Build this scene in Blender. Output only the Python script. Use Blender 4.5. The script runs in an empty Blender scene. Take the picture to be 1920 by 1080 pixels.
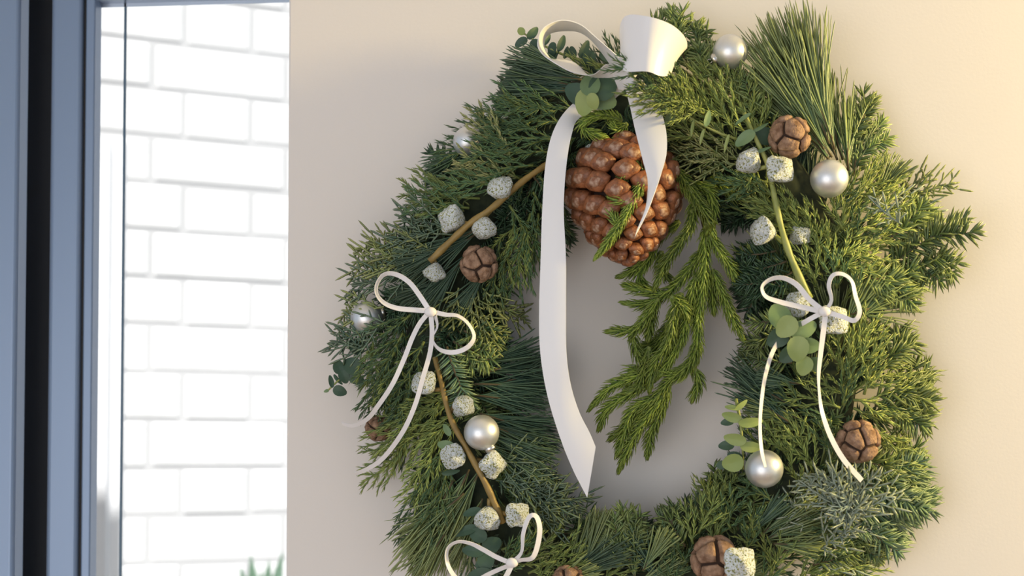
import bpy, math, random
import numpy as np
from mathutils import Vector, Matrix

random.seed(7)
rng = np.random.default_rng(11)
S = bpy.context.scene
COL = S.collection

# ------------------------------------------------------------------ camera
DIST, LENS, YAW, PITCH, SHIFT = 1.30, 60.9, math.radians(6.0), math.radians(2.3), 0.10
cam_d = bpy.data.cameras.new('camera')
cam = bpy.data.objects.new('camera', cam_d)
COL.objects.link(cam)
S.camera = cam
cam_d.lens, cam_d.sensor_width, cam_d.shift_y = LENS, 36.0, SHIFT
cam_d.clip_start, cam_d.clip_end = 0.05, 60
RC = (Matrix.Rotation(YAW, 3, 'Z') @ Matrix.Rotation(math.pi / 2 + PITCH, 3, 'X'))
RN = np.array(RC)


def ray(px, py):
    return RN @ np.array([(px - 960) / 1920 * 36 / LENS, ((540 - py) / 1920 + SHIFT) * 36 / LENS, -1.0])


_r0 = ray(960, 540)
CAM = -_r0 * DIST / np.linalg.norm(_r0)          # the middle of the picture looks at the wall's origin
cam.matrix_world = Matrix.Translation(Vector(CAM)) @ RC.to_4x4()
cam_d.dof.use_dof = True
cam_d.dof.focus_distance = DIST - 0.05
cam_d.dof.aperture_fstop = 6.5


def P(px, py, d):
    """point of the place seen at photo pixel (px, py), d millimetres in front of the wall plane Y = 0"""
    r = ray(px, py)
    return CAM + r * ((-d * 0.001 - CAM[1]) / r[1])


PX = DIST / (1920 * LENS / 36)                   # metres per photo pixel at the wall

# ------------------------------------------------------------------ world, lights, exposure
S.view_settings.view_transform = 'Standard'
S.view_settings.look = 'None'
S.view_settings.gamma = 1.0
S.view_settings.use_curve_mapping = False
S.view_settings.exposure = 0.0
w = bpy.data.worlds.new('sky')
S.world = w
w.use_nodes = True
w.node_tree.nodes['Background'].inputs[0].default_value = (0.72, 0.86, 1.0, 1)
w.node_tree.nodes['Background'].inputs[1].default_value = 0.62


def light(name, kind, loc, target, energy, color, **kw):
    ld = bpy.data.lights.new(name, kind)
    ld.energy, ld.color = energy, color
    for k, v in kw.items():
        setattr(ld, k, v)
    o = bpy.data.objects.new(name, ld)
    COL.objects.link(o)
    o.location = loc
    o.rotation_euler = (Vector(target) - Vector(loc)).to_track_quat('-Z', 'Y').to_euler()
    return o


light('sun', 'SUN', (0, -3, 6), (0.25, 0.0, 0.0), 9.0, (1.0, 0.98, 0.95), angle=math.radians(0.6))
# late warm light raking along the wall from the right, daylight of the rear window
light('warm_lamp', 'AREA', (1.30, -0.21, 0.29), (0.10, -0.03, -0.02), 27.5, (1.0, 0.76, 0.29), shape='DISK', size=0.12)
light('rear_window', 'AREA', (-0.75, -2.5, -0.45), (0.1, 0, 0), 19.5, (1.0, 0.955, 0.92), shape='RECTANGLE', size=1.7, size_y=1.5)


# ------------------------------------------------------------------ materials
def mat(name, base=(0.8, 0.8, 0.8), rough=0.5, metal=0.0, spec=0.5):
    m = bpy.data.materials.new(name)
    m.use_nodes = True
    b = m.node_tree.nodes['Principled BSDF']
    b.inputs['Base Color'].default_value = (*base, 1)
    b.inputs['Roughness'].default_value = rough
    b.inputs['Metallic'].default_value = metal
    b.inputs['Specular IOR Level'].default_value = spec
    return m


def nodes(m):
    return m.node_tree.nodes, m.node_tree.links, m.node_tree.nodes['Principled BSDF']


def noise_mix(m, c1, c2, scale, lo=0.35, hi=0.65, detail=4, bump=0.0, bscale=None, kind='NOISE'):
    n, l, b = nodes(m)
    tc = n.new('ShaderNodeTexCoord')
    t = n.new('ShaderNodeTexNoise')
    t.inputs['Scale'].default_value, t.inputs['Detail'].default_value = scale, detail
    l.new(tc.outputs['Object'], t.inputs['Vector'])
    r = n.new('ShaderNodeValToRGB')
    r.color_ramp.elements[0].position, r.color_ramp.elements[1].position = lo, hi
    r.color_ramp.elements[0].color, r.color_ramp.elements[1].color = (*c1, 1), (*c2, 1)
    l.new(t.outputs['Fac'], r.inputs['Fac'])
    l.new(r.outputs['Color'], b.inputs['Base Color'])
    if bump:
        t2 = n.new('ShaderNodeTexNoise')
        t2.inputs['Scale'].default_value, t2.inputs['Detail'].default_value = bscale or scale, 5
        l.new(tc.outputs['Object'], t2.inputs['Vector'])
        bp = n.new('ShaderNodeBump')
        bp.inputs['Strength'].default_value, bp.inputs['Distance'].default_value = bump, 0.001
        l.new(t2.outputs['Fac'], bp.inputs['Height'])
        l.new(bp.outputs['Normal'], b.inputs['Normal'])
    return m


def leaf_mat(name, c1, c2, tip, tipamt=0.5, rough=0.36, spec=0.55, thin=0.10):  # shadow blues and sunlit yellows are put into the greens and tips
    """needle colour: a random mix of two greens per needle, paler towards the needle tip"""
    m = mat(name, c1, rough, 0, spec)
    n, l, b = nodes(m)
    a = n.new('ShaderNodeAttribute')
    a.attribute_name = 'tint'
    s = n.new('ShaderNodeSeparateColor')
    l.new(a.outputs['Color'], s.inputs['Color'])
    m1 = n.new('ShaderNodeMix'); m1.data_type = 'RGBA'
    m1.inputs[6].default_value, m1.inputs[7].default_value = (*c1, 1), (*c2, 1)
    l.new(s.outputs['Red'], m1.inputs[0])
    k = n.new('ShaderNodeMath'); k.operation = 'MULTIPLY'; k.inputs[1].default_value = tipamt
    l.new(s.outputs['Green'], k.inputs[0])
    m2 = n.new('ShaderNodeMix'); m2.data_type = 'RGBA'
    m2.inputs[7].default_value = (*tip, 1)
    l.new(k.outputs[0], m2.inputs[0]); l.new(m1.outputs[2], m2.inputs[6])
    h = n.new('ShaderNodeHueSaturation')
    v = n.new('ShaderNodeMath'); v.operation = 'MULTIPLY_ADD'; v.inputs[1].default_value, v.inputs[2].default_value = 0.55, 0.72
    l.new(s.outputs['Blue'], v.inputs[0]); l.new(v.outputs[0], h.inputs['Value'])
    l.new(m2.outputs[2], h.inputs['Color'])
    l.new(h.outputs['Color'], b.inputs['Base Color'])
    tr = n.new('ShaderNodeBsdfTranslucent')
    l.new(h.outputs['Color'], tr.inputs['Color'])
    mx = n.new('ShaderNodeMixShader'); mx.inputs[0].default_value = thin
    out = n['Material Output']
    l.new(b.outputs[0], mx.inputs[1]); l.new(tr.outputs[0], mx.inputs[2]); l.new(mx.outputs[0], out.inputs['Surface'])
    return m


M = {}
M['wall'] = noise_mix(mat('painted_plaster', rough=0.6, spec=0.25), (0.742, 0.693, 0.662), (0.756, 0.707, 0.676), 3.0, bump=0.06, bscale=420)
M['ceiling'] = mat('ceiling_paint', (0.75, 0.74, 0.72), 0.8)
M['floor'] = noise_mix(mat('oak_floor', rough=0.5), (0.30, 0.21, 0.13), (0.40, 0.29, 0.19), 8)
M['brick'] = noise_mix(mat('white_painted_brick', rough=0.8), (0.83, 0.83, 0.82), (0.88, 0.88, 0.87), 30, bump=0.5, bscale=120)
M['mortar'] = mat('grey_mortar', (0.59, 0.59, 0.59), 0.9)
M['paving'] = noise_mix(mat('pale_paving', rough=0.8), (0.55, 0.54, 0.52), (0.62, 0.61, 0.6), 12)
M['frame'] = mat('anthracite_metal', (0.21, 0.28, 0.41), 0.34, 0.25, 0.5)
M['frame_dark'] = mat('black_gasket_groove', (0.012, 0.012, 0.014), 0.6)
M['frame_edge'] = mat('daylit_frame_metal', (0.55, 0.62, 0.72), 0.3, 0.6)  # frame metal where daylight catches it, the brightness put into the colour
M['reveal'] = mat('white_reveal_paint', (0.86, 0.87, 0.88), 0.6)
M['spacer'] = mat('blue_grey_spacer', (0.06, 0.12, 0.19), 0.4)
gm = mat('window_glass', (1, 1, 1), 0.0)
n_, l_, b_ = nodes(gm)
tr_ = n_.new('ShaderNodeBsdfTransparent'); gl_ = n_.new('ShaderNodeBsdfGlossy'); gl_.inputs['Roughness'].default_value = 0.0
fr_ = n_.new('ShaderNodeFresnel'); fr_.inputs['IOR'].default_value = 1.3
mx_ = n_.new('ShaderNodeMixShader')
l_.new(fr_.outputs[0], mx_.inputs[0]); l_.new(tr_.outputs[0], mx_.inputs[1]); l_.new(gl_.outputs[0], mx_.inputs[2])
l_.new(mx_.outputs[0], n_['Material Output'].inputs['Surface'])
M['glass'] = gm
M['satin'] = mat('white_satin', (0.79, 0.78, 0.805), 0.34, 0.0, 0.5)
M['ribbon'] = mat('narrow_white_satin', (0.80, 0.77, 0.78), 0.35, 0.0, 0.5)
M['silver'] = noise_mix(mat('matt_silver', rough=0.42, metal=0.85), (0.70, 0.71, 0.73), (0.76, 0.77, 0.79), 60)
M['silver_cap'] = mat('silver_cap', (0.7, 0.68, 0.64), 0.3, 1.0)
M['cone'] = noise_mix(mat('weathered_cone', rough=0.75, spec=0.25), (0.16, 0.085, 0.05), (0.42, 0.27, 0.185), 3.2, 0.3, 0.7, bump=1.0, bscale=9)
M['cone_core'] = mat('cone_hollow', (0.035, 0.017, 0.010), 0.9)
M['pinecone'] = noise_mix(mat('brown_pine_cone', rough=0.42, spec=0.5), (0.13, 0.042, 0.015), (0.34, 0.125, 0.052), 1.6, bump=0.6, bscale=5)
M['umbo'] = noise_mix(mat('pale_scale_tip', rough=0.5), (0.22, 0.085, 0.038), (0.52, 0.36, 0.27), 1.8, 0.42, 0.62)
M['twig'] = noise_mix(mat('yellow_brown_twig', rough=0.5), (0.20, 0.13, 0.035), (0.30, 0.20, 0.06), 90, bump=0.4, bscale=400)
M['twig_green'] = noise_mix(mat('green_twig', rough=0.5), (0.22, 0.26, 0.06), (0.34, 0.36, 0.12), 90)
M['bark'] = mat('brown_bark', (0.085, 0.065, 0.03), 0.7)
M['green_stem'] = mat('green_stem', (0.16, 0.20, 0.05), 0.6)
M['moss'] = noise_mix(mat('dark_moss', rough=0.9), (0.012, 0.020, 0.010), (0.03, 0.04, 0.018), 150)

# pods: frosted silver glitter over green
pm = mat('glittered_pod', (0.6, 0.65, 0.66), 0.45, 0.1)
n_, l_, b_ = nodes(pm)
tc_ = n_.new('ShaderNodeTexCoord'); vo_ = n_.new('ShaderNodeTexVoronoi'); vo_.inputs['Scale'].default_value = 16
no_ = n_.new('ShaderNodeTexNoise'); no_.inputs['Scale'].default_value = 8.0; no_.inputs['Detail'].default_value = 6
l_.new(tc_.outputs['Object'], vo_.inputs['Vector']); l_.new(tc_.outputs['Object'], no_.inputs['Vector'])
rp_ = n_.new('ShaderNodeValToRGB')
e = rp_.color_ramp.elements
e[0].position, e[0].color = 0.35, (0.16, 0.19, 0.05, 1)
e[1].position, e[1].color = 0.48, (0.84, 0.89, 0.92, 1)
x_ = e.new(0.42); x_.color = (0.52, 0.52, 0.26, 1)
l_.new(no_.outputs['Fac'], rp_.inputs['Fac']); l_.new(rp_.outputs['Color'], b_.inputs['Base Color'])
bp_ = n_.new('ShaderNodeBump'); bp_.inputs['Strength'].default_value = 1.0; bp_.inputs['Distance'].default_value = 0.0010
l_.new(vo_.outputs['Distance'], bp_.inputs['Height']); l_.new(bp_.outputs['Normal'], b_.inputs['Normal'])
M['pod'] = pm

M['fir'] = leaf_mat('fir_needles', (0.035, 0.105, 0.05), (0.20, 0.28, 0.08), (0.38, 0.42, 0.15), 0.5)
M['fir_blue'] = leaf_mat('blue_fir_needles', (0.04, 0.115, 0.075), (0.13, 0.22, 0.12), (0.32, 0.38, 0.2), 0.5)
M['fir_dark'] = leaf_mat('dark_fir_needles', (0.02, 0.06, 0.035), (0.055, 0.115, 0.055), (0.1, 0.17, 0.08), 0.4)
M['pine'] = leaf_mat('pine_needles', (0.04, 0.11, 0.062), (0.23, 0.30, 0.11), (0.42, 0.44, 0.16), 0.4, 0.4)
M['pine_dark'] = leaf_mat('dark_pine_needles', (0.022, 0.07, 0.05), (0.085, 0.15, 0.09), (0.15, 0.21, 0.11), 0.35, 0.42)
M['cypress'] = leaf_mat('cypress_spray', (0.05, 0.145, 0.05), (0.26, 0.35, 0.08), (0.56, 0.58, 0.16), 0.6)
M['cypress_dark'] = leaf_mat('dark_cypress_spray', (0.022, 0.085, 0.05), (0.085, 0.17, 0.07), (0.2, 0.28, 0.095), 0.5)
M['cypress_gold'] = leaf_mat('golden_cypress_spray', (0.16, 0.22, 0.06), (0.36, 0.37, 0.13), (0.66, 0.62, 0.3), 0.6)
M['juniper'] = leaf_mat('blue_juniper_spray', (0.16, 0.25, 0.22), (0.34, 0.42, 0.34), (0.62, 0.64, 0.46), 0.6)
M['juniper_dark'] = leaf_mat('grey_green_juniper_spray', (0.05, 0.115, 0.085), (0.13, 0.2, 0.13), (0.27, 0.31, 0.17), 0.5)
M['thuja'] = leaf_mat('yellow_green_thuja_spray', (0.1, 0.16, 0.055), (0.26, 0.3, 0.1), (0.44, 0.45, 0.17), 0.5)
M['rope'] = leaf_mat('plume_needles', (0.045, 0.12, 0.018), (0.18, 0.28, 0.035), (0.44, 0.50, 0.09), 0.55, 0.4)
M['euc_dark'] = noise_mix(mat('dark_blue_green_leaf', rough=0.5, spec=0.4), (0.035, 0.075, 0.045), (0.05, 0.10, 0.06), 60)
M['euc'] = noise_mix(mat('grey_green_leaf', rough=0.5, spec=0.4), (0.12, 0.20, 0.09), (0.17, 0.25, 0.12), 50)
M['euc_yellow'] = noise_mix(mat('yellow_green_leaf', rough=0.5, spec=0.4), (0.24, 0.31, 0.09), (0.30, 0.36, 0.13), 50)
M['plant'] = mat('pale_green_plant', (0.45, 0.80, 0.50), 0.6)


# ------------------------------------------------------------------ mesh building
class MB:
    def __init__(self):
        self.v, self.f, self.t, self.n = [], [], [], 0

    def add(self, v, faces, tint=None):
        v = np.asarray(v, float).reshape(-1, 3)
        self.v.append(v)
        self.t.append(np.zeros((len(v), 4)) + 0.5 if tint is None else tint)
        for a in faces:
            a = np.asarray(a, int)
            if len(a):
                self.f.append(a + self.n)
        self.n += len(v)
        return self

    def box(self, lo, hi):
        (x0, y0, z0), (x1, y1, z1) = lo, hi
        v = [(x, y, z) for x in (x0, x1) for y in (y0, y1) for z in (z0, z1)]
        return self.add(v, [[(0, 1, 3, 2), (4, 6, 7, 5), (0, 4, 5, 1), (2, 3, 7, 6), (0, 2, 6, 4), (1, 5, 7, 3)]])

    def grid(self, g, wrap=False, caps=False):
        """g: rings x verts x 3; skin it"""
        g = np.asarray(g, float)
        r, c = g.shape[:2]
        i, j = np.meshgrid(np.arange(r - 1), np.arange(c if wrap else c - 1), indexing='ij')
        i, j = i.ravel(), j.ravel()
        k = (j + 1) % c
        q = np.stack([i * c + j, i * c + k, (i + 1) * c + k, (i + 1) * c + j], 1)
        self.add(g.reshape(-1, 3), [q])
        if caps:
            b = self.n - r * c
            if caps != 'last':
                self.f.append(np.array([list(range(c))[::-1]]) + b)
            if caps != 'first':
                self.f.append(np.array([list(range(c))]) + b + (r - 1) * c)
        return self

    def tube(self, pts, rad, sides=6):
        pts = np.asarray(pts, float)
        rad = np.broadcast_to(rad, (len(pts),))
        T = np.gradient(pts, axis=0)
        T /= np.linalg.norm(T, axis=1)[:, None] + 1e-12
        ref = np.array([0.03, -1, 0.05])
        A = np.cross(T, ref); A /= np.linalg.norm(A, axis=1)[:, None] + 1e-9
        Bn = np.cross(T, A)
        a = np.linspace(0, 2 * math.pi, sides, endpoint=False)
        g = pts[:, None] + rad[:, None, None] * (np.cos(a)[None, :, None] * A[:, None] + np.sin(a)[None, :, None] * Bn[:, None])
        return self.grid(g, True, True)

    def mesh(self, name, smooth=True):
        me = bpy.data.meshes.new(name)
        V = np.concatenate(self.v)
        me.vertices.add(len(V))
        me.vertices.foreach_set('co', V.ravel().astype(np.float32))
        cnt = np.concatenate([np.full(len(f), f.shape[1]) for f in self.f])
        lp = np.concatenate([f.ravel() for f in self.f])
        st = np.concatenate([[0], np.cumsum(cnt)[:-1]])
        me.loops.add(len(lp)); me.loops.foreach_set('vertex_index', lp.astype(np.int32))
        me.polygons.add(len(cnt)); me.polygons.foreach_set('loop_start', st.astype(np.int32))
        me.polygons.foreach_set('use_smooth', np.full(len(cnt), smooth))
        at = me.attributes.new('tint', 'FLOAT_COLOR', 'POINT')
        at.data.foreach_set('color', np.concatenate(self.t).ravel().astype(np.float32))
        me.update(calc_edges=True)
        me.validate()
        return me

    def obj(self, name, m, parent=None, smooth=True, kind=None):
        return link(name, self.mesh(name, smooth), m, parent, kind)


def link(name, me, m, parent=None, kind=None):
    if m is not None and not me.materials:
        me.materials.append(m)
    o = bpy.data.objects.new(name, me)
    COL.objects.link(o)
    if parent is not None:
        o.parent = parent
        pl = parent
        while pl is not None:                      # parents are Empties moved to their base: keep world coordinates
            o.matrix_parent_inverse = parent.matrix_world.inverted()
            break
    if kind:
        o['kind'] = kind
    return o


def thing(name, label, cat, loc, group=None):
    o = bpy.data.objects.new(name, None)
    COL.objects.link(o)
    o.empty_display_size = 0.01
    o.matrix_world = Matrix.Translation(Vector(loc))
    o['label'], o['category'] = label, cat
    if group:
        o['group'] = group
    return o


def norm(a):
    return a / (np.linalg.norm(a, axis=-1, keepdims=True) + 1e-12)


def catmull(p, n, closed=False):
    p = np.asarray(p, float)
    q = np.concatenate([[2 * p[0] - p[1]], p, [2 * p[-1] - p[-2]]])
    u = np.linspace(0, len(p) - 1 - 1e-9, n)
    i = u.astype(int); t = (u - i)[:, None]
    a, b, c, d = q[i], q[i + 1], q[i + 2], q[i + 3]
    return 0.5 * (2 * b + (c - a) * t + (2 * a - 5 * b + 4 * c - d) * t ** 2 + (3 * b - a - 3 * c + d) * t ** 3)


def pix(pts):
    return np.array([P(*p) for p in pts])


# ------------------------------------------------------------------ the room
X_EDGE = P(539, 540, 0)[0]
WT = 0.20
X_WL = X_EDGE - 0.40                               # left end of the window opening
Z_TOP = P(250, -60, -200)[2]
wb = MB()
wb.box((X_EDGE, 0, -1.5), (2.6, WT, 1.3))
wb.box((-2.6, 0, -1.5), (X_WL, WT, 1.3))
wb.box((X_WL, 0, Z_TOP), (X_EDGE, WT, 1.3))
wb.box((X_WL, 0, -1.5), (X_EDGE, WT, -0.75))
wall = wb.obj('wall_back', M['wall'], smooth=False, kind='structure')
bv = wall.modifiers.new('edge', 'BEVEL'); bv.width = 0.0015; bv.segments = 2
MB().box((-2.6, -3.6, 1.3), (2.6, WT, 1.45)).obj('ceiling', M['ceiling'], smooth=False, kind='structure')
MB().box((-2.6, -3.6, -1.6), (2.6, WT, -1.5)).obj('floor', M['floor'], smooth=False, kind='structure')

# ------------------------------------------------------------------ the window
win = bpy.data.objects.new('window_1', None); COL.objects.link(win); win['kind'] = 'structure'


def colx(px, yb):
    return P(px, 540, -yb)[0]


def post(name, x0, x1, yf, yb, m, round_=0.0):
    """a vertical bar of the frame seen between photo columns x0 and x1 when its front is at depth yf (mm behind the wall front)"""
    b = MB()
    b.box((colx(x0, yf), yf / 1000, -0.75), (colx(x1, yf), yb / 1000, Z_TOP))
    o = b.obj(name, m, win, smooth=False)
    if round_:
        q = o.modifiers.new('round', 'BEVEL'); q.width = round_; q.segments = 4
    return o


post('outer_frame', -260, 30, 60, 84, M['frame'], 0.004)
post('rebate_groove', 20, 100, 118, 150, M['frame_dark'])  # black strip set back in the groove beside the sash
post('sash_stile', 90, 148, 78, 96, M['frame'], 0.004)
post('glazing_gasket', 142, 157, 84, 97, M['frame_dark'])
post('glazing_bead', 156, 173, 80, 97, M['frame'], 0.0015)
post('bead_lit_edge', 168, 183, 96, 99, M['frame_edge'])  # pale strip painted as the daylit side of the bead
post('reveal_stand_in', 150, 203, 1010, 1040, M['reveal'])  # post added out in the sun, stands in for the bright outer reveal
post('reveal_stand_in_edge', 204.5, 228, 1022, 1040, M['reveal'])
post('spacer_bar', 228, 232, 98, 100, M['spacer'])
# top rail of the sash and its bead
zt = P(200, -4, -80)[2]
MB().box((colx(90, 78), 0.078, zt), (X_EDGE + 0.02, 0.098, Z_TOP)).obj('top_rail', M['frame'], win, smooth=False)
MB().box((colx(157, 86), 0.098, zt - 0.003), (X_EDGE + 0.02, 0.099, zt)).obj('top_bead', M['frame_edge'], win, smooth=False)
MB().box((X_WL, 0.06, -0.75), (X_EDGE + 0.02, 0.19, -0.70)).obj('bottom_rail', M['frame'], win, smooth=False)
MB().box((colx(175, 98), 0.0995, -0.70), (X_EDGE + 0.02, 0.1035, zt)).obj('pane', M['glass'], win, smooth=False)

# ------------------------------------------------------------------ white painted brick wall across the yard
EA = math.radians(28) - YAW * -1 - math.radians(0)  # the yard wall runs away to the right
EA = math.radians(28) + YAW
bw = bpy.data.objects.new('wall_yard', None); COL.objects.link(bw); bw['kind'] = 'structure'
b0 = P(343, 540, -1390)
u_ = np.array([math.cos(EA), math.sin(EA), 0]); nrm = np.array([math.sin(EA), -math.cos(EA), 0])
CH, BL, BH, J = 0.075, 0.215, 0.1025, 0.010
FW = 1920 * LENS / 36


def yard(a, z, out):
    return np.array([b0[0], b0[1], 0]) + u_ * a + nrm * out + np.array([0, 0, z])


def yard_box(mb, a0, a1, z0, z1, o0, o1):
    v = [yard(a, z, o) for a in (a0, a1) for o in (o1, o0) for z in (z0, z1)]
    return mb.add(v, [[(0, 1, 3, 2), (4, 6, 7, 5), (0, 4, 5, 1), (2, 3, 7, 6), (0, 2, 6, 4), (1, 5, 7, 3)]])


zc0 = P(343, 86, -1390)[2]                          # a bed joint passes here
yard_box(MB(), -1.6, 2.6, -1.5, 1.4, -0.10, -0.0008).obj('mortar_backing', M['mortar'], bw, smooth=False)
rows = range(-13, 4)
for k in rows:
    z0 = zc0 + k * CH
    if z0 < -0.75 or z0 > 0.62:
        continue
    even = k % 2 == 0
    a = (0.0 if even else 0.060 + BH + J) - 4 * (BL + BH + 2 * J)
    while a < 1.1:
        for ln in (BH, BL):
            if -0.75 < a < 1.0:
                j = [random.uniform(-0.0015, 0.0015) for _ in range(4)]
                o = yard_box(MB(), a + J / 2 + j[0], a + ln + J / 2 + j[1], z0 + J / 2 + j[2], z0 + CH - J / 2 + j[3], -0.06, random.uniform(0.0, 0.0012)).obj('brick', M['brick'], bw, smooth=False)
                q = o.modifiers.new('worn_edge', 'BEVEL'); q.width = 0.002; q.segments = 1
            a += ln + J
MB().box((-3, WT, -1.6), (3.5, 4.5, -1.5)).obj('yard_paving', M['paving'], smooth=False, kind='structure')


# ------------------------------------------------------------------ evergreen sprigs
def needles(mb, B, D, U, L, W, curv, rnd, sprig, ts=(0.0, 0.5), wp=(0.7, 1.0), flat=0.45):
    N = len(B)
    D = norm(D); Sd = norm(np.cross(D, U)); U2 = np.cross(Sd, D)
    L = np.broadcast_to(L, (N,))[:, None]; W = np.broadcast_to(W, (N,))[:, None]; curv = np.broadcast_to(curv, (N,))[:, None]
    rings, tt = [], []
    for t, wd in zip(ts, wp):
        c = B + D * L * t + U2 * curv * L * t * t
        h = W * wd
        rings += [c + Sd * h * 0.5, c - Sd * h * 0.5, c + U2 * h * flat]
        tt += [t] * 3
    rings.append(B + D * L + U2 * curv * L); tt.append(1.0)
    V = np.stack(rings, 1)                          # N x K x 3
    K = V.shape[1]
    quads, tris = [], []
    for r in range(len(ts) - 1):
        for s in range(3):
            a, b = r * 3 + s, r * 3 + (s + 1) % 3
            quads.append((a, b, b + 3, a + 3))
    r = len(ts) - 1
    for s in range(3):
        tris.append((r * 3 + s, r * 3 + (s + 1) % 3, K - 1))
    off = (np.arange(N) * K)[:, None, None]
    tint = np.ones((N, K, 4))
    tint[:, :, 0] = rnd[:, None]; tint[:, :, 1] = np.array(tt)[None]; tint[:, :, 2] = sprig
    mb.add(V.reshape(-1, 3), [(np.array(quads)[None] + off).reshape(-1, 4), (np.array(tris)[None] + off).reshape(-1, 3)], tint.reshape(-1, 4))


CAMN = np.array([0.0, -1.0, 0.0])


class Path:
    def __init__(self, pts):
        self.p = np.asarray(pts, float)
        s = np.concatenate([[0], np.cumsum(np.linalg.norm(np.diff(self.p, axis=0), axis=1))])
        self.len = s[-1]; self.s = s / s[-1]
        self.T0 = norm(np.gradient(self.p, axis=0))

    def at(self, t):
        t = np.asarray(t)
        p = np.stack([np.interp(t, self.s, self.p[:, i]) for i in range(3)], 1)
        T = norm(np.stack([np.interp(t, self.s, self.T0[:, i]) for i in range(3)], 1))
        N = norm(CAMN - T * (T @ CAMN)[:, None])
        return p, T, N, np.cross(T, N)


def side_path(path, t, ang, lift, ln, fwd=0.35, n=6):
    p, T, N, Sd = [a[0] for a in path.at([t])]
    d = norm(T * math.cos(ang) + Sd * math.sin(ang) + N * lift)
    s = np.linspace(0, 1, n)[:, None]
    return Path(p + d * ln * s + (T - d * 0.3) * ln * fwd * s ** 2)


def arr(n, lo, hi):
    return rng.uniform(lo, hi, n)


def gen_fir(mb, st, path, sp, L=0.0125, W=0.0016, dens=1400, side=True):
    paths = [path]
    if side and path.len > 0.028:
        for t, sg in ((0.30, 1), (0.38, -1), (0.62, 1), (0.66, -1)):
            if random.random() < 0.62:
                paths.append(side_path(path, t, sg * random.uniform(0.6, 0.85), random.uniform(-0.1, 0.3), path.len * (0.52 - 0.3 * t) * random.uniform(0.8, 1.1)))
    for q in paths:
        n = max(14, int(q.len * dens))
        t = np.linspace(0.04, 1, n) + arr(n, -0.01, 0.01)
        t = np.clip(t, 0, 1)
        p, T, N, Sd = q.at(t)
        ph = np.where(rng.random(n) < 0.5, 1, -1) * np.abs(rng.normal(68, 26, n)) * math.pi / 180
        rad = N * np.cos(ph)[:, None] + Sd * np.sin(ph)[:, None]
        a = np.radians(62 - 38 * np.clip((t - 0.75) / 0.25, 0, 1) + arr(n, -9, 9))
        D = T * np.cos(a)[:, None] + rad * np.sin(a)[:, None]
        ln = L * arr(n, 0.75, 1.1) * (1 - 0.35 * np.clip((t - 0.7) / 0.3, 0, 1))
        needles(mb, p, D, N + rad * 0.3, ln, W * arr(n, 0.85, 1.2), arr(n, 0.0, 0.16), rng.random(n), sp, wp=(0.8, 1.05), flat=0.35)
        st.tube(q.p, np.linspace(0.0010, 0.0005, len(q.p)), 5)


def gen_pine(mb, st, path, sp, n=70, W=0.00135, spread=0.16):
    t = rng.random(n) ** 1.3 * 0.5
    p, T, N, Sd = path.at(t)
    ph = arr(n, 0, 2 * math.pi)
    rad = N * np.sin(ph)[:, None] * 0.6 + Sd * np.cos(ph)[:, None]
    a = np.abs(rng.normal(0, spread, n)) + 0.02
    end = path.at(np.clip(t + 0.45, 0, 1))[1]
    D = (T * 0.5 + end * 0.5) * np.cos(a)[:, None] + rad * np.sin(a)[:, None]
    ln = path.len * (1.0 - t) * arr(n, 0.72, 1.04)
    needles(mb, p, D, N * 0.6 + rad, ln, W * arr(n, 0.8, 1.15), rng.normal(0, 0.09, n), rng.random(n), sp,
            ts=(0.0, 0.3, 0.65, 0.95), wp=(0.8, 1.0, 1.0, 0.8), flat=0.5)
    m = path.p[: max(3, len(path.p) // 2 + 1)]
    st.tube(m, np.linspace(0.0009, 0.0006, len(m)), 5)


def gen_plume(mb, st, path, sp, L=0.0066, W=0.00105, gap=0.0062, ang=0.62, dens=950, a0=25):
    paths = [path]
    t, sg = 0.06 + 0.05 * random.random(), 1
    while t < 0.93:
        ln = (min(path.len * 0.42, 0.027) * (1 - t) ** 0.65 + 0.005) * random.uniform(0.75, 1.15)
        paths.append(side_path(path, t, sg * ang * random.uniform(0.75, 1.25), random.uniform(-0.12, 0.42), ln))
        sg = -sg
        t += gap / path.len * random.uniform(0.75, 1.25)
    BB, DD, UU, LL = [], [], [], []
    for i, q in enumerate(paths):
        n = max(8, int(q.len * dens))
        tt = np.linspace(0.05, 1, n)
        p, T, N, Sd = q.at(tt)
        ph = arr(n, 0, 2 * math.pi)
        rad = N * np.sin(ph)[:, None] + Sd * np.cos(ph)[:, None]
        a = np.radians(a0 + arr(n, -9, 12)) * (1 - 0.4 * tt)
        BB.append(p); DD.append(T * np.cos(a)[:, None] + rad * np.sin(a)[:, None]); UU.append(rad + N * 0.3)
        LL.append(L * arr(n, 0.7, 1.15))
        st.tube(q.p, np.linspace(0.0007, 0.0003, len(q.p)) * (1.5 if i == 0 else 1), 4)
    B = np.concatenate(BB)
    n = len(B)
    needles(mb, B, np.concatenate(DD), np.concatenate(UU), np.concatenate(LL), W * arr(n, 0.8, 1.2), arr(n, -0.05, 0.1), rng.random(n), sp, flat=0.6)


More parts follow.
